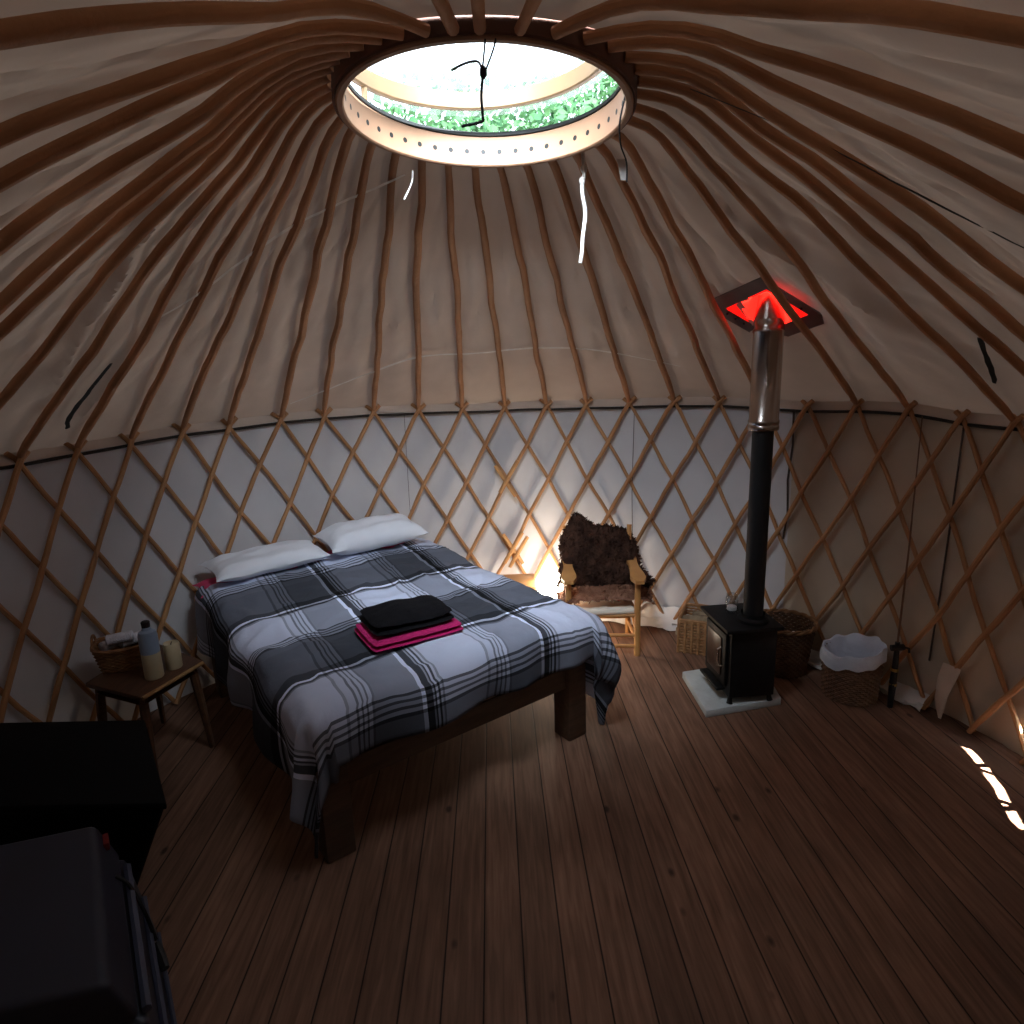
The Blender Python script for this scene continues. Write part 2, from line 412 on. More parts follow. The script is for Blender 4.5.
# rafters ------------------------------------------------------------
CX, CY, CZ, CR_ = -.024, -.100, 2.385, .388
def attach(az): return .066-.046*(.5-.5*math.cos(math.radians(az)))**4
def crown_plane(x, y): return CZ-(.0276*(x-CX)+.0442*(y-CY))
ORD = ['first','second','third','fourth','fifth','sixth','seventh','eighth','ninth','tenth','eleventh','twelfth','thirteenth','fourteenth',
       'fifteenth','sixteenth','seventeenth','eighteenth','nineteenth','twentieth','twenty-first']
left_az = [-142,-124,-116.5,-103,-90.5,-86.5,-78]
right_az = [138,119.5,108.5,92,84.5,80]
top_az = [-172,180,168]
rafters = []
for k, a in enumerate(left_az): rafters.append((a, 'stout roof pole leaving the photo at its left edge, %s from the top' % ORD[k]))
vis = [f[0] for i, f in enumerate(FEET) if i not in (17, 20)]
for k, a in enumerate(vis):
    l = 'roof pole standing on the visible wall lattice, %s from the left' % ORD[k]
    if k == 17: l = 'wooden roof pole crossing right in front of the red flue seal'
    if k == 16: l = 'wooden roof pole whose lower end goes behind the steel flue'
    if k == 19: l = 'wooden roof pole reaching the wall at the right edge of the photo'
    rafters.append((a, l))
for k, a in enumerate(right_az): rafters.append((a, 'stout roof pole leaving the photo at its right edge, %s from the top' % ORD[k]))
for k, a in enumerate(top_az): rafters.append((a, ['left','middle','right'][k]+' of three short pole ends above the near skylight rim'))
CROWN_AZ = {}
far_map = [(-36.6,-66),(-30.1,-54),(-22.1,-42.5),(-14.7,-31),(-7.4,-20),(-.1,-9),(6.9,1.5),(13.7,12),(20.8,23),(28.1,34.5),(35.1,46),(41.6,57)]
def spread(first, last, mids):
    for k, a in enumerate(mids): CROWN_AZ[a] = first+(last-first)*(k+1)/(len(mids)+1)
for a, c in far_map: CROWN_AZ[a] = c
spread(-66, -172, [-44.4,-50.9,-57.8,-64.4,-71.0,-78,-86.5,-90.5,-103,-116.5,-124,-142])
spread(57, 168, [54.8,61.2,73.4,80,84.5,92,108.5,119.5,138])
POLES = []
for k, (az, label) in enumerate(rafters):
    bm = NB(); pts = []; rad = []
    ca = CROWN_AZ.get(az, az); a = math.radians(ca); p0 = Vector((CX+.394*math.sin(a), CY+.394*math.cos(a), 0)); p0.z = crown_plane(p0.x, p0.y)+attach(ca)
    z0 = p0.z; n = 26
    p1 = pol(2.175, az, 0); dirv = (p1-Vector((p0.x, p0.y, 0))).normalized()
    for i in range(n+1):
        t = i/n; q = p0.lerp(p1, t); r = math.hypot(q.x, q.y); z = roofz(r, math.degrees(math.atan2(q.x, q.y)))
        f = min(1, t/.20); f = f*f*(3-2*f); z = z*f+z0*(1-f)
        q.z = 0; perp = Vector((dirv.y, -dirv.x, 0)); env = math.sin(PI*min(1, t*1.02))**.6
        wv = (.013*nz(t*3.1, k*7.3)+.012*nz(t*8.5, k*3.1, 5)+.005*nz(t*17, k*2.2, 8))*env
        pts.append(q+perp*wv+Vector((0,0,1))*(z+.008*nz(t*6, k*5.1, 2)*env-.006))
        rad.append((.0128+.0038*min(1, t*3)+.002*nz(t*14, k*4, 9))*(1.0 if t < .93 else 1-.25*(t-.93)/.07)*(1+.12*nz(k*1.7, .5)))
    POLES.append([Vector((p.x, p.y)) for p in pts[::3]]+[Vector((pts[-1].x, pts[-1].y))])
    tube(bm, pts, rad, 9)
    o = obj('roof_pole', bm, 'pole'); tag(o, label, 'pole', 'roof poles fanning out from the skylight')

# roof canvas ----------------------------------------------------------
bm = NB(); rows = []
FLUE_R, FLUE_AZ = 1.54, 50.9
NA = 480
def plan(az, r): a = math.radians(az); return Vector((r*math.sin(a), r*math.cos(a)))
CREASES = [[(-71.5,2.0),(-72.1,1.937),(-75.5,1.68),(-78.4,1.482),(-82,1.264),(-87.9,1.061),(-95.4,.871),(-99.7,.713)],
           [(59.1,.80),(60.8,.897),(64,1.044),(67.1,1.183),(70.4,1.357),(72.9,1.54),(74.3,1.674),(75,1.9)],
           [(-67,2.1),(-66.5,1.85),(-67.8,1.6),(-69,1.45)],
           [(-36.2,2.056),(-30.6,1.93),(-23.7,1.776),(-16,1.651),(-4.6,1.624),(7.2,1.598),(18.5,1.647),(31.6,1.83)]]
CREASES = [[plan(*q) for q in c] for c in CREASES]
AMP = [.045,.042,.035,.014]
def crease(x, y):
    p = Vector((x, y)); h = 0
    for c, am in zip(CREASES, AMP):
        best = 9; sg = 1
        for a, b in zip(c, c[1:]):
            ab = b-a; t = max(0, min(1, (p-a).dot(ab)/ab.length_squared)); dv = p-(a+ab*t); d = dv.length
            if d < best: best = d; sg = 1 if ab.x*dv.y-ab.y*dv.x > 0 else -1; tt = t
        if best < .3:
            L0 = min((p-c[0]).length, (p-c[-1]).length); f = min(1, L0/.15)
            h -= am*f*(math.exp(-best/.07) if sg > 0 else math.exp(-best/.028))
    return h
rs = [.43]+[.43+(2.262-.43)*i/80 for i in range(1, 81)]
def sag(r, az):
    w = wrap(az); pp = pol(r, az, 0); px, py = pp.x, pp.y; s = 9
    for pl in POLES:     # distance from the nearest pole
        for A, B in zip(pl, pl[1:]):
            if abs(A.x-px) > .35 or abs(A.y-py) > .35: continue
            dx, dy = B.x-A.x, B.y-A.y; t = max(0, min(1, ((px-A.x)*dx+(py-A.y)*dy)/(dx*dx+dy*dy)))
            s = min(s, math.hypot(px-A.x-dx*t, py-A.y-dy*t))
    env = math.sin(PI*max(0, min(1, (r-.43)/1.8)))
    q = pol(r, az, 0)-pol(1.50, 51, 0); bmp = .085*math.exp(-(q.x*q.x+q.y*q.y)/.06)
    h = .022-.045*min(1, s/.13)*env*(.6+1.2*nz(w*.07, r*1.6))
    h += .016*nz(w*.12, r*3.2, 3)*env+.010*nz(w*.40, r*6, 6)*env+.012*max(0, 1-abs(nz(w*.16, r*2.2+w*.03, 15))*6)*env
    a = math.radians(az); h += crease(r*math.sin(a), r*math.cos(a))
    return max(h, .006-.055*max(0, min(1, (s-.018)/.04)))+bmp
for r in rs:
    row = []
    for k in range(NA):
        az = k*360/NA; row.append(bm.verts.new(pol(r, az, 0)+Vector((CX*(1 if r < .45 else 0)*.0, 0, roofz(r, az)+sag(r, az)+.012))))
    rows.append(row)
# shift the innermost rows so that the edge meets the hoop
for i, r in enumerate(rs[:12]):
    f = 1-i/12
    for k, v in enumerate(rows[i]):
        if i == 0: v.co.x *= .394/.43; v.co.y *= .394/.43
        v.co.x += CX*f; v.co.y += CY*f; v.co.z += (crown_plane(v.co.x, v.co.y)+attach(k*360/NA)+.018-v.co.z)*f
fl = pol(FLUE_R, FLUE_AZ, 0)
def near_flue(f):
    c = f.calc_center_median(); return (c.x-fl.x)**2+(c.y-fl.y)**2 < .112**2
for A, B in zip(rows, rows[1:]):
    for k in range(NA): bm.faces.new((A[k], A[(k+1) % NA], B[(k+1) % NA], B[k]))
kill = [f for f in bm.faces if near_flue(f)]
bmesh.ops.delete(bm, geom=kill, context='FACES')
# rolled lower edge hanging just over the lattice
edge = rows[-1]; prev = edge
for j, (dr, dz) in enumerate([(-.046,.035),(-.052,-.020)]):
    ring = []
    for k in range(NA):
        az = k*360/NA; w = .006*nz(az*.3, j, 2)
        ring.append(bm.verts.new(pol(2.262+dr+w, az, foot_z(az)+dz+.008*nz(az*.2, 4))))
    for k in range(NA): bm.faces.new((prev[k], prev[(k+1) % NA], ring[(k+1) % NA], ring[k]))
    prev = ring
roof = struct('ceiling', bm, 'canvas_roof')

# folds, seams of the roof cloth, plus black strips as shade in fold gaps (cloth detail, children of the ceiling)
def spline(P, n=8):
    out = []; P = [Vector(p) for p in P]
    for i in range(len(P)-1):
        a, b, c, d = P[max(0, i-1)], P[i], P[i+1], P[min(len(P)-1, i+2)]
        for j in range(n):
            t = j/n
            out.append(.5*((2*b)+(c-a)*t+(2*a-5*b+4*c-d)*t*t+(3*b-a-3*c+d)*t**3))
    return out+[P[-1]]
def ribbon(P, width, m, name, drop=.0, wob=.006, lift=0):
    pts = spline([pol(r, az, roofz(r, az)+.012-drop) for az, r in P]); b = NB(); prev = None
    for i, q in enumerate(pts):
        t = (pts[min(i+1, len(pts)-1)]-pts[max(0, i-1)]).normalized()
        nrm = Vector((q.x*.45, q.y*.45, .9)).normalized(); s = t.cross(nrm).normalized()
        w = width*(.5+.5*math.sin(PI*min(1, max(0, i/(len(pts)-1))))**.5)*(1+.4*nz(i*.3, width*100))
        o = s*wob*nz(i*.35, 3)
        row = [b.verts.new(q+o-s*w), b.verts.new(q+o-nrm*lift), b.verts.new(q+o+s*w)]
        if prev:
            b.faces.new((prev[0], prev[1], row[1], row[0])); b.faces.new((prev[1], prev[2], row[2], row[1]))
        prev = row
    return obj(name, b, m, roof)
ribbon([(-70.4,1.365),(-66.2,1.205),(-63.3,1.025),(-59.3,.855),(-53.2,.737),(-45.1,.629),(-36.5,.535)], .008, 'tape', 'cloth_tape', .020)
ribbon([(-36.2,2.056),(-30.6,1.93),(-23.7,1.776),(-16,1.651),(-4.6,1.624),(7.2,1.598),(18.5,1.647),(31.6,1.83)], .006, 'tape', 'cloth_seam', .022)
ribbon([(-67.8,2.02),(-68.9,1.95),(-69.7,1.783),(-70.5,1.591)], .012, 'gasket', 'fold_shade_strip', .022)  # black ribbon paints the shade in a gap between canvas folds
ribbon([(81.5,1.642),(78.4,1.793),(76.1,1.923)], .012, 'gasket', 'fold_shade_strip', .022)
ribbon([(112.7,.53),(108.7,.791),(105.8,1.033),(105.4,1.173),(106,1.35),(106.5,1.7)], .006, 'rope', 'cloth_tape', .02)

# rope along the wall top
bm = NB(); tube(bm, [pol(2.205+.006*nz(a*.1, 2), a, foot_z(a)-.028+.006*nz(a*.15)) for a in range(-168, 169, 2)], .0075, 6)
tag(obj('wall_rope', bm, 'rope'), 'thin dark rope running round the top of the wall lattice', 'rope')

# wall lattice ---------------------------------------------------------
FA = []
first = [-71.0-6.9*k for k in range(14, 0, -1)]
last = [73.4+6.7*k for k in range(1, 15)]
FA = [a for a in first if a > -164]+[f[0] for f in FEET]+[a for a in last if a < 164]
def fidx(x):
    i = int(math.floor(x)); i = max(0, min(len(FA)-2, i)); return FA[i]+(FA[i+1]-FA[i])*(x-i)
trel = thing('wall_trellis', 'diamond lattice of brown wooden laths standing round the white canvas wall', 'lattice')
NL = 6
for d, rad_off in ((-1, -.016), (1, .010)):
    for i in range(len(FA)):
        bm = NB(); pts = []; rads = []
        n = 24
        for k in range(n+1):
            t = k/n; lev = -.28+t*(NL+.28+.0)
            x = i+d*lev*.5
            if x < -.01 or x > len(FA)-1+.01: continue
            az = fidx(x)
            if abs(az) > 166.5: continue
            z = foot_z(az)*0+(foot_z(FA[i])*(1-t)+foot_z(az)*t)
            zz = z*(1-max(0, lev)/NL)+.012*max(0, lev)/NL if lev >= 0 else z+.055*(-lev/.28)*.6
            az += .30*nz(lev*.8, i*3.3+d)+.14*nz(lev*2.1, i*5.7, d)
            pts.append(pol(2.192+rad_off+.004*nz(lev, i), az, max(.014, zz+.012*nz(lev*.7, i*2.1, d*3))))
            rads.append((.0128 if d < 0 else .0112)*(1+.14*nz(lev*2, i*1.9, d)))
        if len(pts) > 3:
            tube(bm, pts, rads, 7); obj('lath', bm, 'lath', trel)
# splints tied on where laths broke
for (px, r_, az, z, d) in [(0,2.150,.1,1.02,-1),(0,2.158,-.5,.99,1),(0,2.15,.5,.53,-1),(0,2.15,1.4,.50,-1),(0,2.158,.4,.52,1)]:
    bm = NB(); tube(bm, [pol(r_, az+d*k*1.05, z-k*.066) for k in (-1.6,-.5,.5,1.6)], [.013,.0145,.0145,.012], 7)
    obj('splint', bm, 'splint', trel)

# skylight crown ---------------------------------------------------------
crown = thing('skylight_ring', 'round steam-bent wooden crown ring with peg holes framing the skylight', 'skylight', (CX, CY, CZ))
def ringmesh(ri, ro, z0, z1, seg=96, bev=.004):
    b = NB(); lathe(b, [(ri,z0+bev),(ri+bev,z0),(ro-bev,z0),(ro,z0+bev),(ro,z1-bev),(ro-bev,z1),(ri+bev,z1),(ri,z1-bev),(ri,z0+bev)], seg=seg); 
    bmesh.ops.remove_doubles(b, verts=b.verts, dist=1e-5); return b
h = obj('hoop', ringmesh(.366, .386, 0, .088), 'hoop', crown)
b = NB(); b.faces.new([b.verts.new((.3655, .0075*math.cos(q), .042+.0075*math.sin(q))) for q in [2*PI*i/12 for i in range(12)]])
peg = obj('peg_hole', b, 'gasket', h)
for k in range(44):
    o = peg if k == 0 else peg.copy()
    if k: COL.objects.link(o); o.parent = h
    o.rotation_euler = (0, 0, 2*PI*k/44+.05)
obj('outer_band', ringmesh(.3865, .394, .006, .095), 'hoop_dark', crown)
b = NB(); tube(b, [(.372*math.cos(2*PI*k/64), .372*math.sin(2*PI*k/64), .094) for k in range(64)], .009, 6, closed=True); obj('gasket', b, 'gasket', crown)
crown.rotation_euler = (-.0442, .0276, 0)

cov = thing('skylight_cover', 'domed clear skylight cover on a second pale wooden hoop above the crown', 'skylight cover', (-.05,-.055,2.55))
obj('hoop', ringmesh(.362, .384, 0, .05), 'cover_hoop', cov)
b = NB()
prof = [(.386,-.014),(.387,.03),(.372,.07),(.31,.105),(.22,.125),(.1,.135),(.002,.137)]
lathe(b, prof, seg=64); obj('clear_sheet', b, 'clear_sheet', cov)
for az in (178, -62, 112):
    a = math.radians(az); b = NB()
    tube(b, [(.372*math.sin(a)+.0, .372*math.cos(a), -.085+(.0 if az != 178 else 0)), (.376*math.sin(a), .376*math.cos(a), -.03), (.374*math.sin(a), .374*math.cos(a), .02)], .010, 6)
    obj('post', b, 'cover_hoop', cov)

# cords ------------------------------------------------------------------
def cord(name, P, r, m, label, cat='cord', knots=()):
    b = NB(); tube(b, spline(P, 6), r, 6)
    for k in knots:
        v = bmesh.ops.create_icosphere(b, subdivisions=2, radius=k[1])['verts']
        for q in v: q.co = Vector((q.co.x, q.co.y, q.co.z*1.4))+Vector(k[0])
    return tag(obj(name, b, m), label, cat)
yc = -.482
b = NB()
tube(b, spline([(-.010,yc+.005,2.435),(-.016,yc,2.39),(-.023,yc,2.345)], 5), .0022, 5)
tube(b, spline([(.012,yc+.005,2.43),(.004,yc,2.39),(-.016,yc,2.345)], 5), .0022, 5)
v = bmesh.ops.create_icosphere(b, subdivisions=2, radius=.008)['verts']
for q in v: q.co = Vector((q.co.x, q.co.y, q.co.z*1.7))+Vector((-.021,yc,2.342))
tube(b, spline([(-.021,yc,2.342),(-.027,yc,2.30),(-.026,yc+.004,2.262),(-.029,yc+.008,2.252),(-.072,yc+.012,2.246)], 6), .0032, 5)
tube(b, spline([(-.022,yc,2.345),(-.032,yc,2.362),(-.06,yc+.01,2.363),(-.088,yc+.012,2.352)], 6), .0026, 5)
tag(obj('knotted_cord', b, 'black_cord'), 'black knotted cord hanging from the near rim of the skylight', 'cord')
cord('hanging_cord', [(.275,.262,2.50),(.277,.262,2.40),(.282,.262,2.34),(.274,.262,2.29),(.284,.262,2.22),(.276,.262,2.15),(.272,.262,2.10),(.266,.262,2.065)], .0062, 'white_cord',
     'long frayed white cord hanging below the right side of the skylight', knots=[((.281,.262,2.35),.011),((.275,.262,2.315),.010)])
cord('wire', [(.345,-.16,2.44),(.335,-.15,2.40),(.325,-.14,2.35),(.335,-.10,2.31),(.36,-.05,2.28),(.365,-.03,2.235)], .0024, 'black_cord', 'thin black wire dangling at the right rim of the skylight', 'wire')
cord('string', [(-.27,.25,2.36),(-.275,.26,2.33),(-.292,.265,2.30),(-.305,.265,2.28)], .0028, 'white_cord', 'short white string hanging from a roof pole left below the skylight', 'string')
b = NB(); prev = None
for j in range(7):
    t = j/6; row = [b.verts.new((.375+.014*i*(1-.3*t)+.012*t, .19+.004*nz(i, j), 2.355-.06*t)) for i in range(3)]
    if prev:
        for i in range(2): b.faces.new((prev[i], prev[i+1], row[i+1], row[i]))
    prev = row
tag(obj('cloth_strip', b, 'canvas_white'), 'small white cloth strip hanging right below the skylight rim', 'cloth')

# ------------------------------------------------------------------ bed
BO = (-.702, -.024, 0); BR = math.atan2(.598, .802)
bed = thing('bed', 'dark wooden double bed frame with chunky square legs', 'bed', BO, BR)
BW, BL = 1.29, 1.66
for (x, y) in ((0,0),(BW-.11,0),(0,BL-.11),(BW-.11,BL-.11)):
    b = NB(); box(b, (x,y,0), (x+.11,y+.11,.37), .006); obj('leg', b, 'bed_wood', bed)
for nm, lo, hi in (('foot_rail',(.11,.02,.27),(BW-.11,.06,.37)),('head_rail',(.11,BL-.06,.27),(BW-.11,BL-.02,.37)),('side_rail',(.02,.11,.27),(.06,BL-.11,.37)),('side_rail',(BW-.06,.11,.27),(BW-.02,BL-.11,.37))):
    b = NB(); box(b, lo, hi, .004); obj(nm, b, 'bed_wood', bed)
for k in range(9):
    b = NB(); y = .03+k*(BL-.14)/8; box(b, (.025,y,.371),(BW-.025,y+.09,.388), .003); obj('slat', b, 'pine', bed)
b = NB(); box(b, (.02,.03,.39),(BW-.02,BL-.01,.55), .03, seg=3)
tag(obj('mattress', b, 'mattress', loc=BO, rotz=BR), 'cream mattress lying on the bed slats under the plaid duvet', 'mattress')

# duvet: cloth coordinates (a across, b along from foot to head)
def duvet():
    b = NB(); uvl = b.loops.layers.uv.new('cloth')
    A0, A1, B0, B1 = -.33, BW+.48, -.205, 1.585
    na, nb = 130, 120; rho = .085; grid = []; uvs = {}
    ex0, ex1, ey0 = .045, BW+.02, .045
    def fall(e):
        phi = e/rho
        if phi < PI/2*.96: return rho*math.sin(phi), rho*(1-math.cos(phi))
        p0 = PI/2*.96; rem = e-rho*p0
        return rho*math.sin(p0)+rem*math.cos(p0), rho*(1-math.cos(p0))+rem*math.sin(p0)
    for i in range(na+1):
        row = []
        for j in range(nb+1):
            a = A0+(A1-A0)*i/na; y = B0+(B1-B0)*j/nb
            ea = (ex0-a) if a < ex0 else (a-ex1 if a > ex1 else 0); sa = -1 if a < ex0 else 1
            eb = ey0-y if y < ey0 else 0
            hem = 1+.10*nz(a*2.2, y*2.2, 4)+((.18 if a < ex0 else .30 if a > ex1 else 0)*max(0, 1-y/.35))
            bx, by = min(max(a, ex0), ex1), max(y, ey0)
            e = math.hypot(ea, eb)*hem
            out, dn = fall(e)
            dx, dy = (sa*ea/(math.hypot(ea, eb)), -eb/math.hypot(ea, eb)) if e > 1e-6 else (0, 0)
            # hanging folds
            s = (y if ea > eb else a)
            fo = min(1, dn/.2)*(.022*math.sin(s*17+2*nz(s*2, 1))+.03*nz(s*4.5, e*2.5, 2))
            if ea > 0 and eb > 0: fo += min(1, dn/.25)*.03*math.sin(math.atan2(eb, ea)*7+1)
            if sa > 0 and ea > 0: out += .05*math.sin(min(PI, dn/.38*PI))*max(0, 1-y/.6)
            x2 = bx+dx*(out+fo); y2 = by+dy*(out+fo)
            if dn > .03: 
                x2 += .012*nz(s*3, dn*6, 9)
            top = .605+.018*math.sin(PI*min(1, max(0, (a-ex0)/(ex1-ex0))))*1.0
            puff = .016*nz(a*3.2, y*2.6)+.013*nz(a*7, y*5, 3)+.006*nz(a*15, y*13, 5)+.009*max(0, 1-abs(nz(a*4+y*2, y*5-a*2, 12))*7)
            dt = math.hypot((a-.57)/.26, (y-.355)/.21); puff *= max(.12, min(1, (dt-.85)*2.2))
            # diagonal pull wrinkles near the foot and the sides
            puff += .006*max(.1, min(1, (dt-.85)*2.2))*math.sin((a*9+y*14)+3*nz(a*3, y*3, 8))*max(0, 1-y/1.0)
            u_ = max(0, min(1, (y-.85)/.65)); top += .055*u_*u_*(3-2*u_)
            z = top+puff*(1 if e < .02 else max(.0, 1-dn/.15))-dn
            z = max(z, .02)
            vtx = b.verts.new((x2, y2, z)); uvs[vtx] = (a, y); row.append(vtx)
        grid.append(row)
    for i in range(na):
        for j in range(nb): b.faces.new((grid[i][j], grid[i+1][j], grid[i+1][j+1], grid[i][j+1]))
    for f in b.faces:
        for lp in f.loops: lp[uvl].uv = uvs[lp.vert]
    o = obj('duvet', b, 'plaid', loc=BO, rotz=BR)
    s = o.modifiers.new('thickness', 'SOLIDIFY'); s.thickness = .012; s.offset = -1
    return o
tag(duvet(), 'plaid duvet in white, grey and black spread over the bed', 'duvet')

def pillow(name, m, c, sx, sy, th, rz, tilt, label, seed, cat='pillow', bend=0, group=None):
    b = NB(); n = 26; top = []; bot = []
    for sgn, store in ((1, top), (-1, bot)):
        for i in range(n+1):
            row = []
            for j in range(n+1):
                u, v = -1+2*i/n, -1+2*j/n
                prof = max(0, (1-abs(u)**4))**.62*max(0, (1-abs(v)**3.2))**.55
                pin = 1-.09*(1-abs(u)**2)*abs(v)**3; pin2 = 1-.09*(1-abs(v)**2)*abs(u)**3
                x = u*sx*pin2; y = v*sy*pin
                wr = 1+.22*nz(u*2.2, v*2.2, seed)+.08*nz(u*6, v*6, seed+3)
                z = sgn*th*prof*wr*(1 if sgn > 0 else .75)+bend*u*u+.008*nz(u*3, v*3, seed+8)
                row.append(b.verts.new((x, y, z)))
            store.append(row)
    for st in (top, bot):
        for i in range(n):
            for j in range(n): b.faces.new((st[i][j], st[i+1][j], st[i+1][j+1], st[i][j+1]))
    bmesh.ops.remove_doubles(b, verts=b.verts, dist=2e-4)
    mtx = Matrix.Rotation(rz, 4, 'Z') @ Matrix.Rotation(tilt, 4, 'X')
    b.transform(mtx)
    o = obj(name, b, m)
    R_ = Matrix.Rotation(BR, 3, 'Z'); o.location = Vector(BO)+R_ @ Vector(c)
    o.rotation_euler = (0,0,BR)
    return tag(o, label, cat, group)
pillow('pillow', 'pink_cotton', (.27,1.56,.635), .31, .10, .045, 0, .10, 'pink pillow mostly hidden under the left white pillow', 21)
pillow('pillow', 'pink_cotton', (.93,1.555,.645), .30, .10, .05, 0, .10, 'pink pillow mostly hidden under the right white pillow', 25)
pillow('pillow', 'white_cotton', (.335,1.535,.735), .32, .150, .058, .07, .10, 'flat white pillow at the left of the bed head', 3)
pillow('pillow', 'white_cotton', (.955,1.515,.765), .31, .16, .088, -.02, .12, 'plump white pillow at the right of the bed head', 11)

# folded towel and blanket
def folded(name, m, c, sx, sy, layers, th, rz, label, cat, seed, puff=.0, round_=.02):
    b = NB()
    for L_ in range(layers):
        n = 22; sxx = sx*(1-.03*L_+.02*nz(L_, seed)); syy = sy*(1-.03*L_)
        ox, oy = .008*nz(L_*3, seed), .008*nz(L_*5, seed+2)
        st = []
        for sgn in (1, -1):
            g = []
            for i in range(n+1):
                row = []
                for j in range(n+1):
                    u, v = -1+2*i/n, -1+2*j/n
                    k = 6; prof = (max(0, 1-abs(u)**k)*max(0, 1-abs(v)**k))**.5
                    su = u*sxx*(1-.04*abs(v)**6); sv = v*syy*(1-.04*abs(u)**6)
                    z = th*(L_+.5)+sgn*th*.5*prof
                    z += (puff*(1-u*u)*(1-v*v)+.010*nz(u*1.7, v*1.7, seed)*(puff > 0))*((L_+1)/layers)+.003*nz(u*4, v*4, seed+L_)
                    row.append(b.verts.new((su+ox, sv+oy, z)))
                g.append(row)
            for i in range(n):
                for j in range(n): b.faces.new((g[i][j], g[i+1][j], g[i+1][j+1], g[i][j+1]))
    bmesh.ops.remove_doubles(b, verts=b.verts, dist=1e-4)
    o = obj(name, b, m); o.location = c; o.rotation_euler = (0,0,rz)
    return tag(o, label, cat)
TC = Vector(BO)+Matrix.Rotation(BR, 3, 'Z') @ Vector((.57,.355,0))
folded('towel', 'pink', (TC.x,TC.y,.627), .205, .148, 2, .021, BR-.12, 'folded magenta towel on the plaid duvet under the black blanket', 'towel', 4)
folded('blanket', 'black_fleece', (TC.x-.008,TC.y+.012,.671), .178, .132, 2, .030, BR-.12, 'folded black fleece blanket lying on the pink towel', 'blanket', 9, puff=.016)

# ------------------------------------------------------------------ left side table and what stands on it
TT = .45
tc_ = [(-1.886,.579),(-1.565,.436),(-1.455,.765),(-1.84,1.019)]
tcx = sum(p[0] for p in tc_)/4; tcy = sum(p[1] for p in tc_)/4
st = thing('side_table', 'small dark wooden side table beside the left side of the bed', 'table', (tcx,tcy,0))
L_ = lambda p, z: (p[0]-tcx, p[1]-tcy, z)
b = NB(); prism(b, [L_(p, TT-.022) for p in tc_], [L_(p, TT) for p in tc_], .006); obj('tabletop', b, 'table_wood', st)
b = NB(); a_, c_ = Vector(L_(tc_[1], TT-.011)), Vector(L_(tc_[2], TT-.011)); off = Vector((.003,-.001,0))
tube(b, [a_+off+(c_-a_)*.02, a_+off+(c_-a_)*.5, a_+off+(c_-a_)*.98], .009, 8); obj('front_edge', b, 'table_edge', st)
for p in tc_:
    q = Vector(L_(p, 0)); b = NB()
    tube(b, [q*.78+Vector((0,0,TT-.02)), q*.83+Vector((0,0,.3)), q*.88+Vector((0,0,.15)), q*.92], [.019,.02,.016,.012], 8); obj('leg', b, 'table_wood', st)
for i in range(4):
    p, q = Vector(L_(tc_[i], 0))*.8, Vector(L_(tc_[(i+1) % 4], 0))*.8
    b = NB(); tube(b, [p+Vector((0,0,TT-.055)), q+Vector((0,0,TT-.055))], .022, 4, flat=.35); obj('apron', b, 'table_wood', st)

def weave_round(b, r0, r1, h, rows, seg=48, z0=0, amp=.004, rad=.006, sq=None):
    for k in range(rows):
        t = k/(rows-1); r = r0+(r1-r0)*t; z = z0+h*t
        pts = []
        for i in range(seg):
            a = 2*PI*i/seg; q = r+amp*(1 if (i+k) % 2 else -1)
            if sq:
                n_ = 5; cx, sy = math.cos(a), math.sin(a); s = (abs(cx)**n_+abs(sy)**n_)**(-1/n_)
                pts.append((sq[0]*(r/r1)*cx*s+amp*cx*(1 if (i+k) % 2 else -1), sq[1]*(r/r1)*sy*s+amp*sy*(1 if (i+k) % 2 else -1), z))
            else: pts.append((q*math.cos(a), q*math.sin(a), z))
        tube(b, pts, rad, 5, closed=True)
bk = thing('wicker_basket', 'small square wicker basket of rolled white towels on the dark side table', 'basket', (-1.80,.745,TT), .35)
b = NB(); weave_round(b, .085, .105, .105, 13, 40, .006, .0035, .0052, sq=(.108,.085))
lathe(b, [(.001,.004),(.085,.004),(.085,.008)], seg=20); obj('body', b, 'wicker', bk)
b = NB()
rim = []
for i in range(40):
    a = 2*PI*i/40; n_ = 5; s = (abs(math.cos(a))**n_+abs(math.sin(a))**n_)**(-1/n_); rim.append((.110*math.cos(a)*s, .087*math.sin(a)*s, .117+.012*math.cos(2*a)))
tube(b, rim, .0085, 6, closed=True); obj('rim', b, 'wicker', bk)
for sx_ in (-1, 1):
    b = NB(); tube(b, [(sx_*.11, .034*math.cos(t), .118+.048*math.sin(t)) for t in [PI*k/10 for k in range(11)]], .006, 6); obj('handle', b, 'wicker', bk)
for k, (x, y, z, rz) in enumerate([(-.04,.015,.112,1.2),(.035,.02,.114,1.0),(.0,-.025,.145,.5)]):
    b = NB()
    spir = 14
    tube(b, [(-.055,0,0),(-.05,0,0),(.05,0,0),(.055,0,0)], [.018,.028,.028,.018], 14, flat=.85)
    tube(b, [(.054, .004*t*math.cos(t*2), .004*t*math.sin(t*2)) for t in [.3+.35*i for i in range(14)]], .002, 4)
    b.transform(Matrix.Rotation(rz, 4, 'Z'))
    o = obj('rolled_towel', b, 'towel_white', loc=None)
    R_ = Matrix.Rotation(.35, 3, 'Z'); o.location = Vector((-1.80,.745,TT))+R_ @ Vector((x,y,z))
    tag(o, ['rolled white towel at the left in the small wicker basket','rolled white towel at the right in the small wicker basket','rolled white towel lying on top of the two others in the basket'][k], 'towel')
bt = thing('bottle', 'tall bottle, cream below and pale blue above, on the dark side table', 'bottle', (-1.597,.611,TT))
b = NB(); lathe(b, [(.001,.001),(.036,.001),(.0385,.006),(.0385,.12)], seg=24); obj('lower_body', b, 'candle', bt)['label'] = 'cream lower half'
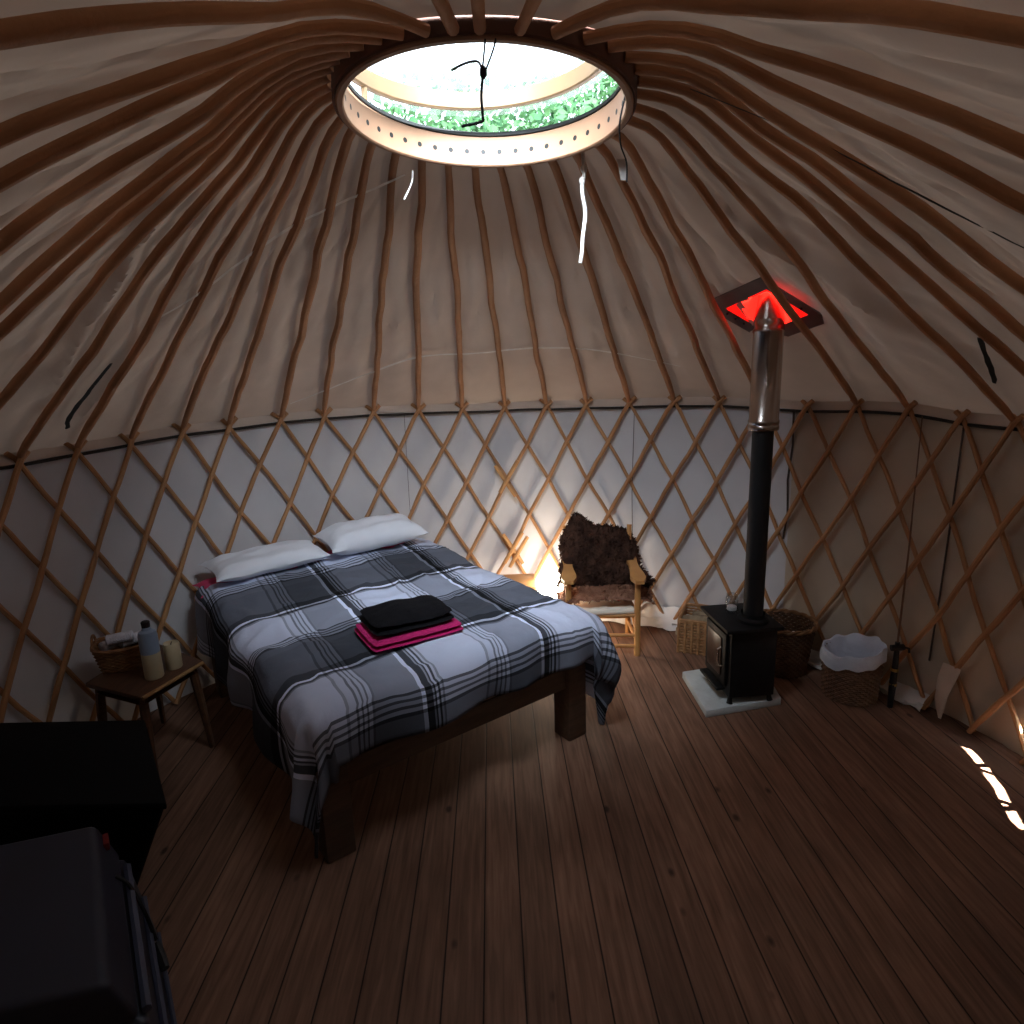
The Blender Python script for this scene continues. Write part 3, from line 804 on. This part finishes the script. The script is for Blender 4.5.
b = NB(); lathe(b, [(.0385,.1205),(.0385,.20),(.034,.218),(.02,.226),(.016,.24)], seg=24); obj('upper_body', b, 'bottle_blue', bt)['label'] = 'pale blue upper half'
b = NB(); lathe(b, [(.017,.238),(.018,.262),(.013,.266),(.001,.266)], seg=20); obj('cap', b, 'black', bt)
cd = thing('candle', 'short cream pillar candle with burnt wick on the dark side table', 'candle', (-1.555,.70,TT))
b = NB(); lathe(b, [(.001,.001),(.033,.001),(.035,.004),(.035,.112),(.031,.122),(.024,.116),(.008,.108),(.001,.107)], seg=28, wob=lambda a, z: (.002*math.sin(a*3) if z > .1 else 0)); obj('wax', b, 'candle', cd)
b = NB(); tube(b, [(0,0,.106),(.002,0,.118),(.006,.002,.126)], .0018, 5); obj('wick', b, 'black', cd)

# ------------------------------------------------------------------ black tub and cool box at the left
tub = thing('storage_tub', 'black straight-rimmed storage tub on the floor behind the slate cool box', 'tub', (-1.56,-.02,0))
t_top = [(-2.04,.272),(-1.448,.252),(-1.108,-.245),(-1.69,-.225)]
t_bot = [(-1.99,.22),(-1.53,.17),(-1.345,-.115),(-1.68,-.20)]
P_ = lambda p, z: (p[0]+1.56, p[1]+.02, z)
b = NB(); prism(b, [P_(p, 0) for p in t_bot], [P_(p, .43) for p in t_top], .02, 3); obj('body', b, 'tub', tub)
ce = Vector((sum(p[0] for p in t_top)/4, sum(p[1] for p in t_top)/4))
ex = [tuple(ce+(Vector(p)-ce)*1.012) for p in t_top]
b = NB(); prism(b, [P_(p, .425) for p in ex], [P_(p, .452) for p in ex], .008, 2); obj('lid', b, 'tub', tub)
cb = thing('cool_box', 'slate grey lidded cool box in the bottom left corner of the photo', 'cool box', (-1.3,-.68,0))
k_top = [(-1.80,-.555),(-1.228,-.388),(-.885,-.893),(-1.44,-1.02)]
Q_ = lambda p, z, g=1.0: (-1.338+1.3+(p[0]+1.338)*g, -.714+.68+(p[1]+.714)*g, z)
n_ = Vector((.83,.56,0))
def flare(z, o): return [Q_(k_top[0], z), tuple(Vector(Q_(k_top[1], z))+n_*o), tuple(Vector(Q_(k_top[2], z))+n_*o), Q_(k_top[3], z)]
b = NB(); prism(b, flare(0, .105), flare(.36, .055), .02, 3); obj('body', b, 'cool', cb)
b = NB(); prism(b, flare(.367, .045), flare(.50, 0), .02, 4); obj('lid', b, 'cool', cb)
S0, S1 = Vector(Q_(k_top[1], 0)), Vector(Q_(k_top[2], 0)); ed = (S1-S0).normalized(); en = n_
def side(t, o, z): return S0.lerp(S1, t)+n_*o+Vector((0,0,z))
for nm, z, o, r, m_ in (('rim_strip', .365, .056, .011, 'cool_dark'), ('groove_strip', .24, .080, .009, 'cool_dark'), ('lower_strip', .10, .098, .007, 'cool_dark')):
    b = NB(); tube(b, [side(.10, o, z), side(.5, o, z), side(.95, o, z)], r, 6); obj(nm, b, m_, cb)
b = NB(); tube(b, spline([side(.26, .03, .42), side(.28, .055, .385), side(.33, .078, .31), side(.36, .092, .22)], 6), .0055, 6); obj('latch', b, 'black', cb)
b = NB(); tube(b, [side(.35, .09, .20), side(.42, .098, .18), side(.46, .10, .17)], .012, 8); obj('catch', b, 'black', cb)
b = NB(); box(b, (-.01,-.025,-.012), (.004,.025,.012), .002, rot=Matrix.Rotation(math.atan2(ed.y, ed.x)-PI/2, 3, 'Z'), off=Vector(Q_(k_top[1], .46))+ed*.05+en*.016); obj('tag', b, 'red_tag', cb)

# ------------------------------------------------------------------ armchair with sheepskin
ch = thing('armchair', 'low wooden armchair by the far wall under the brown sheepskin', 'chair', (.54,1.72,0))
def C_(x, y, z): return Vector((x-.54, y-1.72, z))
FLf, FRf, BLf, BRf = (.335,1.60), (.741,1.56), (.37,1.90), (.745,1.87)
def leg(pts, r, nm, m='chair_wood'):
    b = NB(); tube(b, pts, r, 10); return obj(nm, b, m, ch)
leg([C_(*FRf,0), C_(*FRf,.25), C_(.742,1.56,.475)], [.019,.020,.018], 'leg')
leg([C_(*FLf,0), C_(*FLf,.25), C_(.335,1.60,.475)], [.019,.020,.018], 'leg')
leg([C_(*BRf,0), C_(.745,1.88,.3), C_(.77,1.98,.71)], [.018,.019,.016], 'leg')
leg([C_(*BLf,0), C_(.37,1.91,.3), C_(.36,2.01,.71)], [.018,.019,.016], 'leg')
for (p, q, zs) in ((FLf,FRf,(.06,.13,.255)),(FRf,BRf,(.09,.255)),(FLf,BLf,(.09,.255)),(BLf,BRf,(.12,.255))):
    for z in zs: leg([C_(*p, z), C_((p[0]+q[0])/2, (p[1]+q[1])/2, z), C_(*q, z)], [.010,.012,.010], 'stretcher')
leg([C_(.742,1.56,.10), C_(.745,1.70,.18), C_(.745,1.87,.25)], .009, 'brace')
for sx_, f_, bk_ in ((1, (.742,1.53), (.765,1.96)), (-1, (.335,1.57), (.365,1.99))):
    b = NB(); n = 8; prev = None
    for i in range(n+1):
        t = i/n; x = f_[0]+(bk_[0]-f_[0])*t; y = f_[1]-.03+(bk_[1]-f_[1]+.03)*t; w = .042-.016*t+.006*math.sin(t*9); z = .495+.03*t
        if i == 0: w *= .6
        row = [b.verts.new(C_(x-w, y, z)), b.verts.new(C_(x+w, y, z)), b.verts.new(C_(x+w, y, z-.022)), b.verts.new(C_(x-w, y, z-.022))]
        if prev:
            for k in range(4): b.faces.new((prev[k], prev[(k+1) % 4], row[(k+1) % 4], row[k]))
        else: b.faces.new(row)
        prev = row
    b.faces.new(prev[::-1]); obj('armrest', b, 'chair_wood', ch)
for z in (.42,.55,.66): leg([C_(.365,1.94+.16*(z-.3)*1.5-.02, z), C_(.56,1.96+.16*(z-.3)*1.5-.02, z), C_(.765,1.92+.16*(z-.3)*1.5-.02, z)], [.009,.012,.009], 'back_rail')
b = NB(); box(b, (-.19,-.165,.262), (.19,.155,.30), .016, seg=3, off=(0,.005,0)); obj('seat_cushion', b, 'cream', ch)

def sheepskin():
    b = NB()
    # outline in chair plane: x across, s up the back (0 = seat back edge)
    n, m = 44, 40; g = []
    for i in range(n+1):
        row = []
        for j in range(m+1):
            u = -1+2*i/n; v = j/m
            # ragged width / height
            ang = v
            wid = .265+.02*nz(v*4, 3)+.018*math.sin(v*6)
            if v > .55: wid *= 1-.10*((v-.55)/.45)**2
            wid += (.045 if u > 0 else 0)*math.exp(-((v-.42)/.12)**2)
            x = .565+u*wid+(.012*nz(v*7, u*2, 4))
            hgt = .36+.50*(.5+.5*v)
            topz = .73+(.085*math.exp(-((u+.55)/.28)**2))-.05*max(0, u-.3)-.10*max(0, abs(u)-.8)/.2*.6
            if v < .28:      # on the seat
                t = v/.28; y = 1.575+.26*t; z = .325+.012*math.sin(t*3); 
            else:
                t = (v-.28)/.72; y = 1.835+.16*t-.10*math.sin(min(1, t*1.5)*PI)*abs(u)**2-.02*math.sin(t*PI); z = .335+(topz-.03-.335)*t
            edge = max(abs(u)**6, (abs(v-.64)/.36)**8 if v > .28 else 0)
            nrm = Vector((0,-.9,.3)) if v > .3 else Vector((0,-.35,1))
            th = .032*(1-edge)+.018*nz(u*5, v*8, 2)+.010*nz(u*13, v*18, 5)
            p = Vector((x+.012*nz(u*9, v*9, 7), y, z))+nrm*th
            row.append(b.verts.new(p))
        g.append(row)
    for i in range(n):
        for j in range(m):
            f = b.faces.new((g[i][j], g[i+1][j], g[i+1][j+1], g[i][j+1]))
            f.material_index = 1 if j < m*.27 else 0
    # woolly tufts, on the face and fringing the rim
    random.seed(3); b.normal_update()
    base = [(i, j) for i in range(n+1) for j in range(m+1)]
    for _ in range(2600):
        i, j = random.choice(base)
        if random.random() < .3: 
            i = random.choice((0, n, i)); j = j if i in (0, n) else m
        p = g[i][j].co.copy(); up = Vector((random.uniform(-1,1), random.uniform(-1.2,.1), random.uniform(-.9,.8)))
        if i == 0: up.x -= .8
        if i == n: up.x += .8
        if j == m: up.z += .6
        up.normalize(); L = random.uniform(.008,.026); r = random.uniform(.003,.0065)
        side = up.orthogonal().normalized(); s2 = up.cross(side)
        mi = 1 if j < m*.27 else 0
        curl = side*random.uniform(-.6,.6)*L
        rings = []
        for t, rr in ((0,r),(.5,r*.9),(1,r*.25)):
            c = p+up*L*t+curl*t*t
            rings.append([b.verts.new(c+(side*math.cos(q)+s2*math.sin(q))*rr) for q in (0,2.09,4.19)])
        for A, B in zip(rings, rings[1:]):
            for k in range(3):
                f = b.faces.new((A[k], A[(k+1) % 3], B[(k+1) % 3], B[k])); f.material_index = mi
    return obj('sheepskin', b, ['fleece', 'fleece_lt'])
tag(sheepskin(), 'shaggy dark brown sheepskin draped over the low armchair', 'sheepskin')

# bedside table and lamp beyond the bed
bt2 = thing('bedside_table', 'small pale wooden bedside table lit by the lamp beyond the bed', 'table', (-.02,1.93,0))
b = NB(); box(b, (-.19,-.13,.345), (.17,.15,.368), .004); obj('tabletop', b, 'splint', bt2)
for x in (-.16,.14):
    for y in (-.10,.12):
        b = NB(); tube(b, [(x,y,0),(x,y,.345)], [.015,.018], 8); obj('leg', b, 'splint', bt2)
lp = thing('floor_lamp', 'glowing white box lamp on the floor between the bed and the armchair', 'lamp', (.245,1.86,0))
b = NB(); box(b, (-.075,-.075,0), (.075,.075,.03), .005); obj('base', b, 'base_lamp', lp)
b = NB(); box(b, (-.078,-.078,.12), (.078,.078,.41), .012, seg=3); obj('lamp_shade', b, 'shade', lp)
b = NB(); tube(b, [(0,0,.03),(0,0,.15)], .012, 8); obj('stem', b, 'base_lamp', lp)

# ------------------------------------------------------------------ stove
SX, SY = 1.165, 1.07
sv = thing('wood_stove', 'black iron wood-burning stove with tall black and steel flue', 'stove', (SX,SY,.04), .09)
HH = .04
b = NB(); box(b, (-.118,-.175,.035), (.118,.115,.395), .008); obj('firebox', b, 'stove', sv)
b = NB(); box(b, (-.155,-.205,.395), (.135,.135,.415), .005); obj('top_plate', b, 'stove', sv)
for x in (-.095,.095):
    for y in (-.15,.09):
        b = NB(); tube(b, [(x*1.12,y*1.05,0),(x*1.08,y*1.02,.02),(x,y,.08)], [.016,.012,.015], 8); obj('leg', b, 'stove', sv)
b = NB(); box(b, (-.134,-.145,.09), (-.119,.095,.365), .006); dr = obj('door', b, 'stove', sv)
b = NB(); box(b, (-.140,-.105,.13), (-.135,.06,.335), .002); obj('door_glass', b, 'stove_brown', dr)
b = NB(); tube(b, [(-.142,-.135,.20),(-.165,-.135,.205),(-.168,-.135,.23),(-.168,-.135,.29),(-.150,-.135,.30)], .007, 8); obj('door_handle', b, 'handle_steel', dr)
b = NB(); box(b, (-.165,-.13,.06), (-.12,.09,.075), .004); obj('ash_lip', b, 'stove', sv)
FXl, FYl = None, None
flv = pol(FLUE_R, FLUE_AZ, 0)
inv = Matrix.Rotation(-.09, 3, 'Z') @ (flv-Vector((SX,SY,0)))
fx, fy = inv.x, inv.y
b = NB(); lathe(b, [(.075,.415),(.075,.43),(.058,.44),(.058,.46)], (fx,fy,0), 24); obj('flue_collar', b, 'stove', sv)
b = NB(); lathe(b, [(.048,.43),(.048,1.39)], (fx,fy,0), 28); obj('flue_pipe', b, 'black', sv)
def zz(z): return z-HH
b = NB(); lathe(b, [(.046,zz(1.405)),(.066,zz(1.405)),(.069,zz(1.41)),(.069,zz(1.425)),(.066,zz(1.43)),(.069,zz(1.437)),(.069,zz(1.45)),(.0655,zz(1.455)),(.0655,zz(1.84)),(.069,zz(1.845)),(.069,zz(1.858)),(.0655,zz(1.864)),(.0655,zz(1.885)),(.066,zz(1.90))], (fx,fy,0), 36); obj('steel_flue', b, 'steel', sv)
b = NB(); lathe(b, [(.0655,zz(1.90)),(.060,zz(1.93)),(.052,zz(1.98)),(.050,zz(2.15)),(.050,zz(2.35))], (fx,fy,0), 36); obj('flue_top', b, 'steel', sv)

# flashing where the flue leaves the roof
sl = math.atan2(1.935-1.69, 1.84-1.41)
fzr = roofz(FLUE_R, FLUE_AZ)+.10
fls = thing('flue_flashing', 'dark square roof flashing with glowing red seal round the flue top', 'flashing', (flv.x, flv.y, fzr))
rot = Matrix.Rotation(-math.radians(FLUE_AZ), 3, 'Z') @ Matrix.Rotation(-sl, 3, 'X') @ Matrix.Rotation(math.radians(-24), 3, 'Z')
b = NB()
outer = [(-.20,-.22),(.19,-.20),(.19,.19),(-.20,.19)]; inner = [(-.14,-.13),(.14,-.13),(.14,.11),(-.14,.11)]
vo = [b.verts.new(rot @ Vector((x,y,-.045))) for x, y in outer]; vi = [b.verts.new(rot @ Vector((x,y,-.043))) for x, y in inner]
vo2 = [b.verts.new(rot @ Vector((x,y,-.040))) for x, y in outer]; vi2 = [b.verts.new(rot @ Vector((x,y,-.038))) for x, y in inner]
for k in range(4):
    q = (k+1) % 4; b.faces.new((vo[k], vo[q], vi[q], vi[k])); b.faces.new((vo2[k], vo2[q], vi2[q], vi2[k])); b.faces.new((vo[k], vo[q], vo2[q], vo2[k]))
obj('plate', b, 'flash', fls, smooth=False)
b = NB(); n = 40; rings = []
for r, z in ((1.0,-.036),(.8,-.02),(.62,.0),(.5,.05)):
    ring = []
    for k in range(n):
        a = 2*PI*k/n; c_, s_ = math.cos(a), math.sin(a); q = max(abs(c_)/.145, abs(s_)/.115 if s_ > 0 else abs(s_)/.135)
        sqr = Vector((c_/q, s_/q)); rd = Vector((c_*.053, s_*.053)); f = (r-.5)/.5
        p2 = rd.lerp(sqr, f); wv = 1+.05*math.sin(a*6)*f*(1-f)*4
        base_ = rot @ Vector((p2.x*wv, p2.y*wv, -.036))
        base_.z += (z+.036)
        ring.append(b.verts.new(base_))
    rings.append(ring)
for A, B in zip(rings, rings[1:]):
    for k in range(n): b.faces.new((A[k], A[(k+1) % n], B[(k+1) % n], B[k]))
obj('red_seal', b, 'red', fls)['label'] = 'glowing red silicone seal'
for (x, y) in [(-.155,-.05),(-.155,.0),(-.155,.06),(-.11,.115),(-.155,-.1),(.155,-.03),(.155,.05)]:
    b = NB(); v = bmesh.ops.create_icosphere(b, subdivisions=2, radius=.006)['verts']
    for q in v: q.co = q.co+rot @ Vector((x,y,-.047))
    obj('bolt', b, 'black', fls)

b = NB(); prism(b, [(.932,1.256,0),(.938,.844,0),(1.351,.937,0),(1.40,1.36,0)], [(.932,1.256,.04),(.938,.844,.04),(1.351,.937,.04),(1.40,1.36,.04)], .005)
tag(obj('hearth_slab', b, 'slab'), 'pale grey stone hearth slab on the floor under the stove', 'slab')
jr = thing('glass_jar', 'small clear glass jar standing on top of the stove', 'jar', (1.135,1.10,.456))
b = NB(); lathe(b, [(.001,.001),(.030,.001),(.033,.006),(.033,.075),(.028,.085),(.028,.092),(.030,.094),(.027,.094),(.025,.084),(.030,.074),(.030,.008),(.001,.006)], seg=24); obj('jar_body', b, 'glass', jr)
b = NB(); lathe(b, [(.001,.0085),(.024,.0085),(.024,.028),(.001,.029)], seg=16); obj('tealight', b, 'paper', jr)

# ------------------------------------------------------------------ baskets on the right
lb = thing('log_basket', 'golden rectangular wicker log basket on the floor left of the stove', 'basket', (1.10,1.545,0), -.44)
b = NB()
X0, X1, Y0, Y1, H_ = -.11, .085, -.005, .24, .205
for k in range(11):
    z = .008+(H_-.02)*k/10; pts = []
    for (ax, ay), (bx_, by_) in (((X0,Y0),(X1,Y0)),((X1,Y0),(X1,Y1)),((X1,Y1),(X0,Y1)),((X0,Y1),(X0,Y0))):
        for i in range(12):
            t = i/12; o_ = .003*(1 if (i+k) % 2 else -1); nx, ny = (by_-ay), -(bx_-ax); l_ = math.hypot(nx, ny)
            pts.append((ax+(bx_-ax)*t+nx/l_*o_, ay+(by_-ay)*t+ny/l_*o_, z))
    tube(b, pts, .0075, 5, closed=True)
box(b, (X0+.004,Y0+.004,.001), (X1-.004,Y1-.004,.008), 0)
obj('body', b, 'wicker_gold', lb)
for x in [X0+(X1-X0)*k/5 for k in range(6)]:
    b = NB(); box(b, (x-.007,Y0-.014,0), (x+.007,Y0-.006,H_), .002); obj('stake', b, 'wicker_gold', lb)
b = NB(); tube(b, [(X0,Y0,H_),((X0+X1)/2,Y0,H_+.002),(X1,Y0,H_),(X1,(Y0+Y1)/2,H_+.006),(X1,Y1,H_+.01),((X0+X1)/2,Y1,H_+.012),(X0,Y1,H_+.01),(X0,(Y0+Y1)/2,H_+.006)], .012, 6, closed=True); obj('rim', b, 'wicker_gold', lb)
RL = Matrix.Rotation(-.44, 3, 'Z')
LOGS = [(-.06,.05,.06,0),(.03,.05,.06,0),(-.06,.13,.065,1),(.035,.14,.06,0),(-.02,.20,.07,1),(-.03,.09,.135,1),(.02,.17,.14,0)]
LLAB = ['lowest split log at the near left of the golden wicker basket','lowest split log at the near right of the golden wicker basket','split log at the middle left of the golden wicker basket',
        'split log at the middle right of the golden wicker basket','split log at the far end of the golden wicker basket','split log lying on top, nearest in the golden wicker basket','split log lying on top, farthest in the golden wicker basket']
for k, (x, y, z, t) in enumerate(LOGS):
    b = NB(); hl = .075
    sec = [(-.029,-.022),(.031,-.019),(.019,.021),(-.014,.025)]
    prism(b, [(-hl, p_[0]*.95, p_[1]*.95) for p_ in sec], [(hl+.01*nz(k), p_[0], p_[1]) for p_ in sec], .005)
    b.transform(Matrix.Rotation(.2*(k-3)*.4+.1, 4, 'Z'))
    o = obj('split_log', b, 'log'); w = RL @ Vector((x,y,0)); o.location = (1.10+w.x, 1.545+w.y, z+.05); o.rotation_euler = (0, 0, -.44)
    tag(o, LLAB[k], 'log', 'split logs in the wicker basket')

tb = thing('laundry_basket', 'tall round dark wicker basket on the floor right behind the stove', 'basket', (1.515,1.315,0))
b = NB(); weave_round(b, .115, .155, .275, 22, 56, .008, .004, .0072); lathe(b, [(.001,.004),(.115,.004),(.117,.012)], seg=28); obj('body', b, 'wicker_dark', tb)
b = NB()
for s_ in range(2):
    tube(b, [((.160+.006*math.cos(9*a+s_*PI))*math.cos(a), (.160+.006*math.cos(9*a+s_*PI))*math.sin(a),   .291+.007*math.sin(9*a+s_*PI)) for a in [2*PI*i/72 for i in range(72)]], .008, 6, closed=True)
obj('rim', b, 'wicker', tb)
for k, (x, y, z, r) in enumerate([(.03,-.07,.215,.045),(-.05,.0,.18,.06)]):
    b = NB(); v = bmesh.ops.create_icosphere(b, subdivisions=3, radius=r)['verts']
    for q in v: q.co *= 1+.35*nz(q.co.x*30, q.co.y*30, q.co.z*30+k)
    o = obj('crumpled_paper', b, 'paper', loc=(1.515+x, 1.315+y, z)); tag(o, ['crumpled pale paper ball at the near side inside the tall basket','crumpled paper ball deeper inside the tall dark basket'][k], 'paper')

bn = thing('waste_basket', 'round brown wicker bin with white liner standing against the right wall', 'bin', (1.74,1.015,0))
b = NB(); weave_round(b, .124, .136, .235, 22, 52, .008, .0035, .0068); lathe(b, [(.001,.004),(.127,.004),(.129,.012)], seg=28); obj('body', b, 'wicker_bin', bn)
b = NB(); n = 64
prof = [(.05,.05),(.09,.08),(.105,.15),(.115,.23),(.132,.272),(.144,.280),(.150,.262),(.152,.235),(.153,.21)]
rings = []
for j, (r, z) in enumerate(prof):
    ring = []
    for k in range(n):
        a = 2*PI*k/n; w = .008*nz(math.cos(a)*2.5, math.sin(a)*2.5, j*.4)+.002*math.sin(a*9+j)*(j > 3); dz = (.03*nz(math.cos(a)*2, math.sin(a)*2, 4)+.022*math.sin(a+1.8))*(j > 2)*min(1, (j-2)/3)
        ring.append(b.verts.new(((r+w)*math.cos(a), (r+w)*math.sin(a), z+dz)))
    rings.append(ring)
for A, B in zip(rings, rings[1:]):
    for k in range(n): b.faces.new((A[k], A[(k+1) % n], B[(k+1) % n], B[k]))
b.faces.new(rings[0][::-1])
obj('bin_liner', b, 'liner', bn)['label'] = 'white plastic bin liner folded over the rim'

rd = thing('rod', 'thin brown rod with black handle leaning on the wall beside the bin', 'rod', (1.895,.905,0))
b = NB(); tube(b, [(0,0,.33),(.03,.04,.8),(.062,.10,1.44)], [.0055,.0045,.0025], 8); obj('shaft', b, 'rod', rd)
b = NB(); tube(b, [(-.02,-.025,.0),(-.012,-.016,.12),(-.006,-.01,.22),(0,0,.34)], [.013,.017,.014,.011], 10); obj('handle', b, 'black', rd)
for z in (.12,.20): 
    b = NB(); lathe(b, [(.0165,z-.008),(.019,z-.006),(.019,z+.006),(.0165,z+.008)], (-.010,-.014,0), 14); obj('ferrule', b, 'brass', rd)
b = NB(); tube(b, [(-.03,0,.31),(0,-.005,.312),(.03,-.005,.315)], .016, 10); tube(b, [(.03,-.005,.315),(.05,-.015,.31),(.05,-.02,.29)], .006, 6); obj('reel', b, 'black', rd)

# ------------------------------------------------------------------ door behind the camera
b = NB()
for k in range(6): box(b, (-.42+k*.14,-2.245,.02), (-.283+k*.14,-2.215,1.84), .004)
d1_ = struct('door_1', b, 'door', smooth=False)
for x0, x1, z0, z1 in ((-.475,-.42,0,1.93),(.42,.475,0,1.93),(-.475,.475,1.85,1.93)):
    b = NB(); box(b, (x0,-2.27,z0), (x1,-2.18,z1), .006); obj('door_frame', b, 'door', d1_, smooth=False)
b = NB(); tube(b, [(.33,-2.215,.98),(.33,-2.17,.98),(.25,-2.165,.98)], .009, 8); obj('door_handle', b, 'black', d1_)

# ------------------------------------------------------------------ trees outside, seen through the skylight
random.seed(21)
def tree(x, y, h, spread, nleaf, label):
    t = thing('tree', label, 'tree', (x,y,-.5), group=None)
    b = NB(); tube(b, [(0,0,0),(.08,.02,h*.3),(-.05,.05,h*.6),(.02,0,h*.9)], [.14,.11,.08,.03], 8)
    for k in range(9):
        a = k*2.4; z0 = h*(.4+.055*k); q = Vector((math.cos(a), math.sin(a), .45))*spread*.75
        tube(b, [(0,.03,z0), tuple(q*.5+Vector((0,0,z0+.1))), tuple(q+Vector((0,0,z0+.05)))], [.045,.03,.01], 6)
    obj('trunk', b, 'bark', t)
    b = NB()
    cl = [Vector((random.gauss(0, spread*.42), random.gauss(0, spread*.42), random.uniform(h*.38, h*1.05))) for _ in range(46)]
    for _ in range(nleaf):
        c = random.choice(cl); p = c+Vector((random.gauss(0,.24), random.gauss(0,.24), random.gauss(0,.2)))
        d = Vector((random.gauss(0,1), random.gauss(0,1), random.gauss(-.3,.6))).normalized(); s = d.orthogonal().normalized(); s = (s+Vector((random.gauss(0,.6), random.gauss(0,.6), 0))).normalized(); s = (s-d*s.dot(d)).normalized()
        L = random.uniform(.06,.115); w = L*.32
        vs = [b.verts.new(q) for q in (p, p+d*L*.45+s*w, p+d*L, p+d*L*.45-s*w)]
        b.faces.new(vs)
    obj('foliage', b, 'leaf', t, smooth=False)
tree(-.75, 5.6, 4.6, 1.15, 13000, 'leafy green tree outside at the left in the skylight gap')
tree(1.15, 6.0, 4.95, 1.15, 13000, 'leafy green tree outside at the right in the skylight gap')

# ------------------------------------------------------------------ light
w = bpy.data.worlds.new('sky'); sc.world = w; w.use_nodes = True
nt = w.node_tree; bg = nt.nodes['Background']
tc = nt.nodes.new('ShaderNodeTexCoord'); dt = nt.nodes.new('ShaderNodeVectorMath'); dt.operation = 'DOT_PRODUCT'
dt.inputs[1].default_value = Vector((.05,-.83,.56)).normalized()
nt.links.new(tc.outputs['Generated'], dt.inputs[0])
cr = nt.nodes.new('ShaderNodeValToRGB'); cr.color_ramp.elements[0].position = .0; cr.color_ramp.elements[1].position = 1
cr.color_ramp.elements[0].color = (.79,.895,1,1); cr.color_ramp.elements[1].color = (.81,.90,1,1)
mr = nt.nodes.new('ShaderNodeMapRange'); mr.inputs['From Min'].default_value = .68; mr.inputs['From Max'].default_value = 1
mr.inputs['To Min'].default_value = 3.0; mr.inputs['To Max'].default_value = 88
nt.links.new(dt.outputs['Value'], cr.inputs['Fac']); nt.links.new(dt.outputs['Value'], mr.inputs['Value'])
nt.links.new(cr.outputs['Color'], bg.inputs['Color']); nt.links.new(mr.outputs[0], bg.inputs['Strength'])

def light(name, typ, loc, energy, col=(1,1,1), look=None, **k):
    d = bpy.data.lights.new(name, typ); d.energy = energy; d.color = col
    for a, v in k.items(): setattr(d, a, v)
    o = bpy.data.objects.new(name, d); COL.objects.link(o); o.location = loc
    if look: o.rotation_euler = (Vector(look)-Vector(loc)).to_track_quat('-Z', 'Y').to_euler()
    return o
pt = light('skylight_portal', 'AREA', (CX,CY,2.47), 1, shape='DISK', size=.80)
pt.data.cycles.is_portal = True
# sun reaching in through the gap low in the right wall
tgt = Vector((1.94,.33,0)); sd = Vector((.866,-.5,.8*1.0)).normalized()
light('sun_spot', 'SPOT', tgt+sd*5.0, 60000, (1,.95,.88), look=tgt, spot_size=.22, spot_blend=.1, shadow_soft_size=.03)

# ------------------------------------------------------------------ camera
cam = bpy.data.cameras.new('camera'); co = bpy.data.objects.new('camera', cam); COL.objects.link(co)
cam.sensor_width = 36; cam.lens = 635.42/1024*36; cam.clip_start = .02
r_ = Vector((.99931976,-.01235168,-.03474843)); u_ = Vector((.03665104,.22816683,.97293196)); f_ = Vector((.00408891,.9735437,-.22846433))
mtx = Matrix((( r_.x,u_.x,-f_.x,0),(r_.y,u_.y,-f_.y,-1.98338),(r_.z,u_.z,-f_.z,1.75),(0,0,0,1)))
co.matrix_world = mtx
sc.camera = co
sc.view_settings.view_transform = 'Standard'; sc.view_settings.look = 'None'; sc.view_settings.exposure = 0; sc.view_settings.gamma = 1
sc.cycles.use_denoising = True
sc.cycles.max_bounces = 10; sc.cycles.diffuse_bounces = 6; sc.cycles.transparent_max_bounces = 12
sc.cycles.sample_clamp_indirect = 6
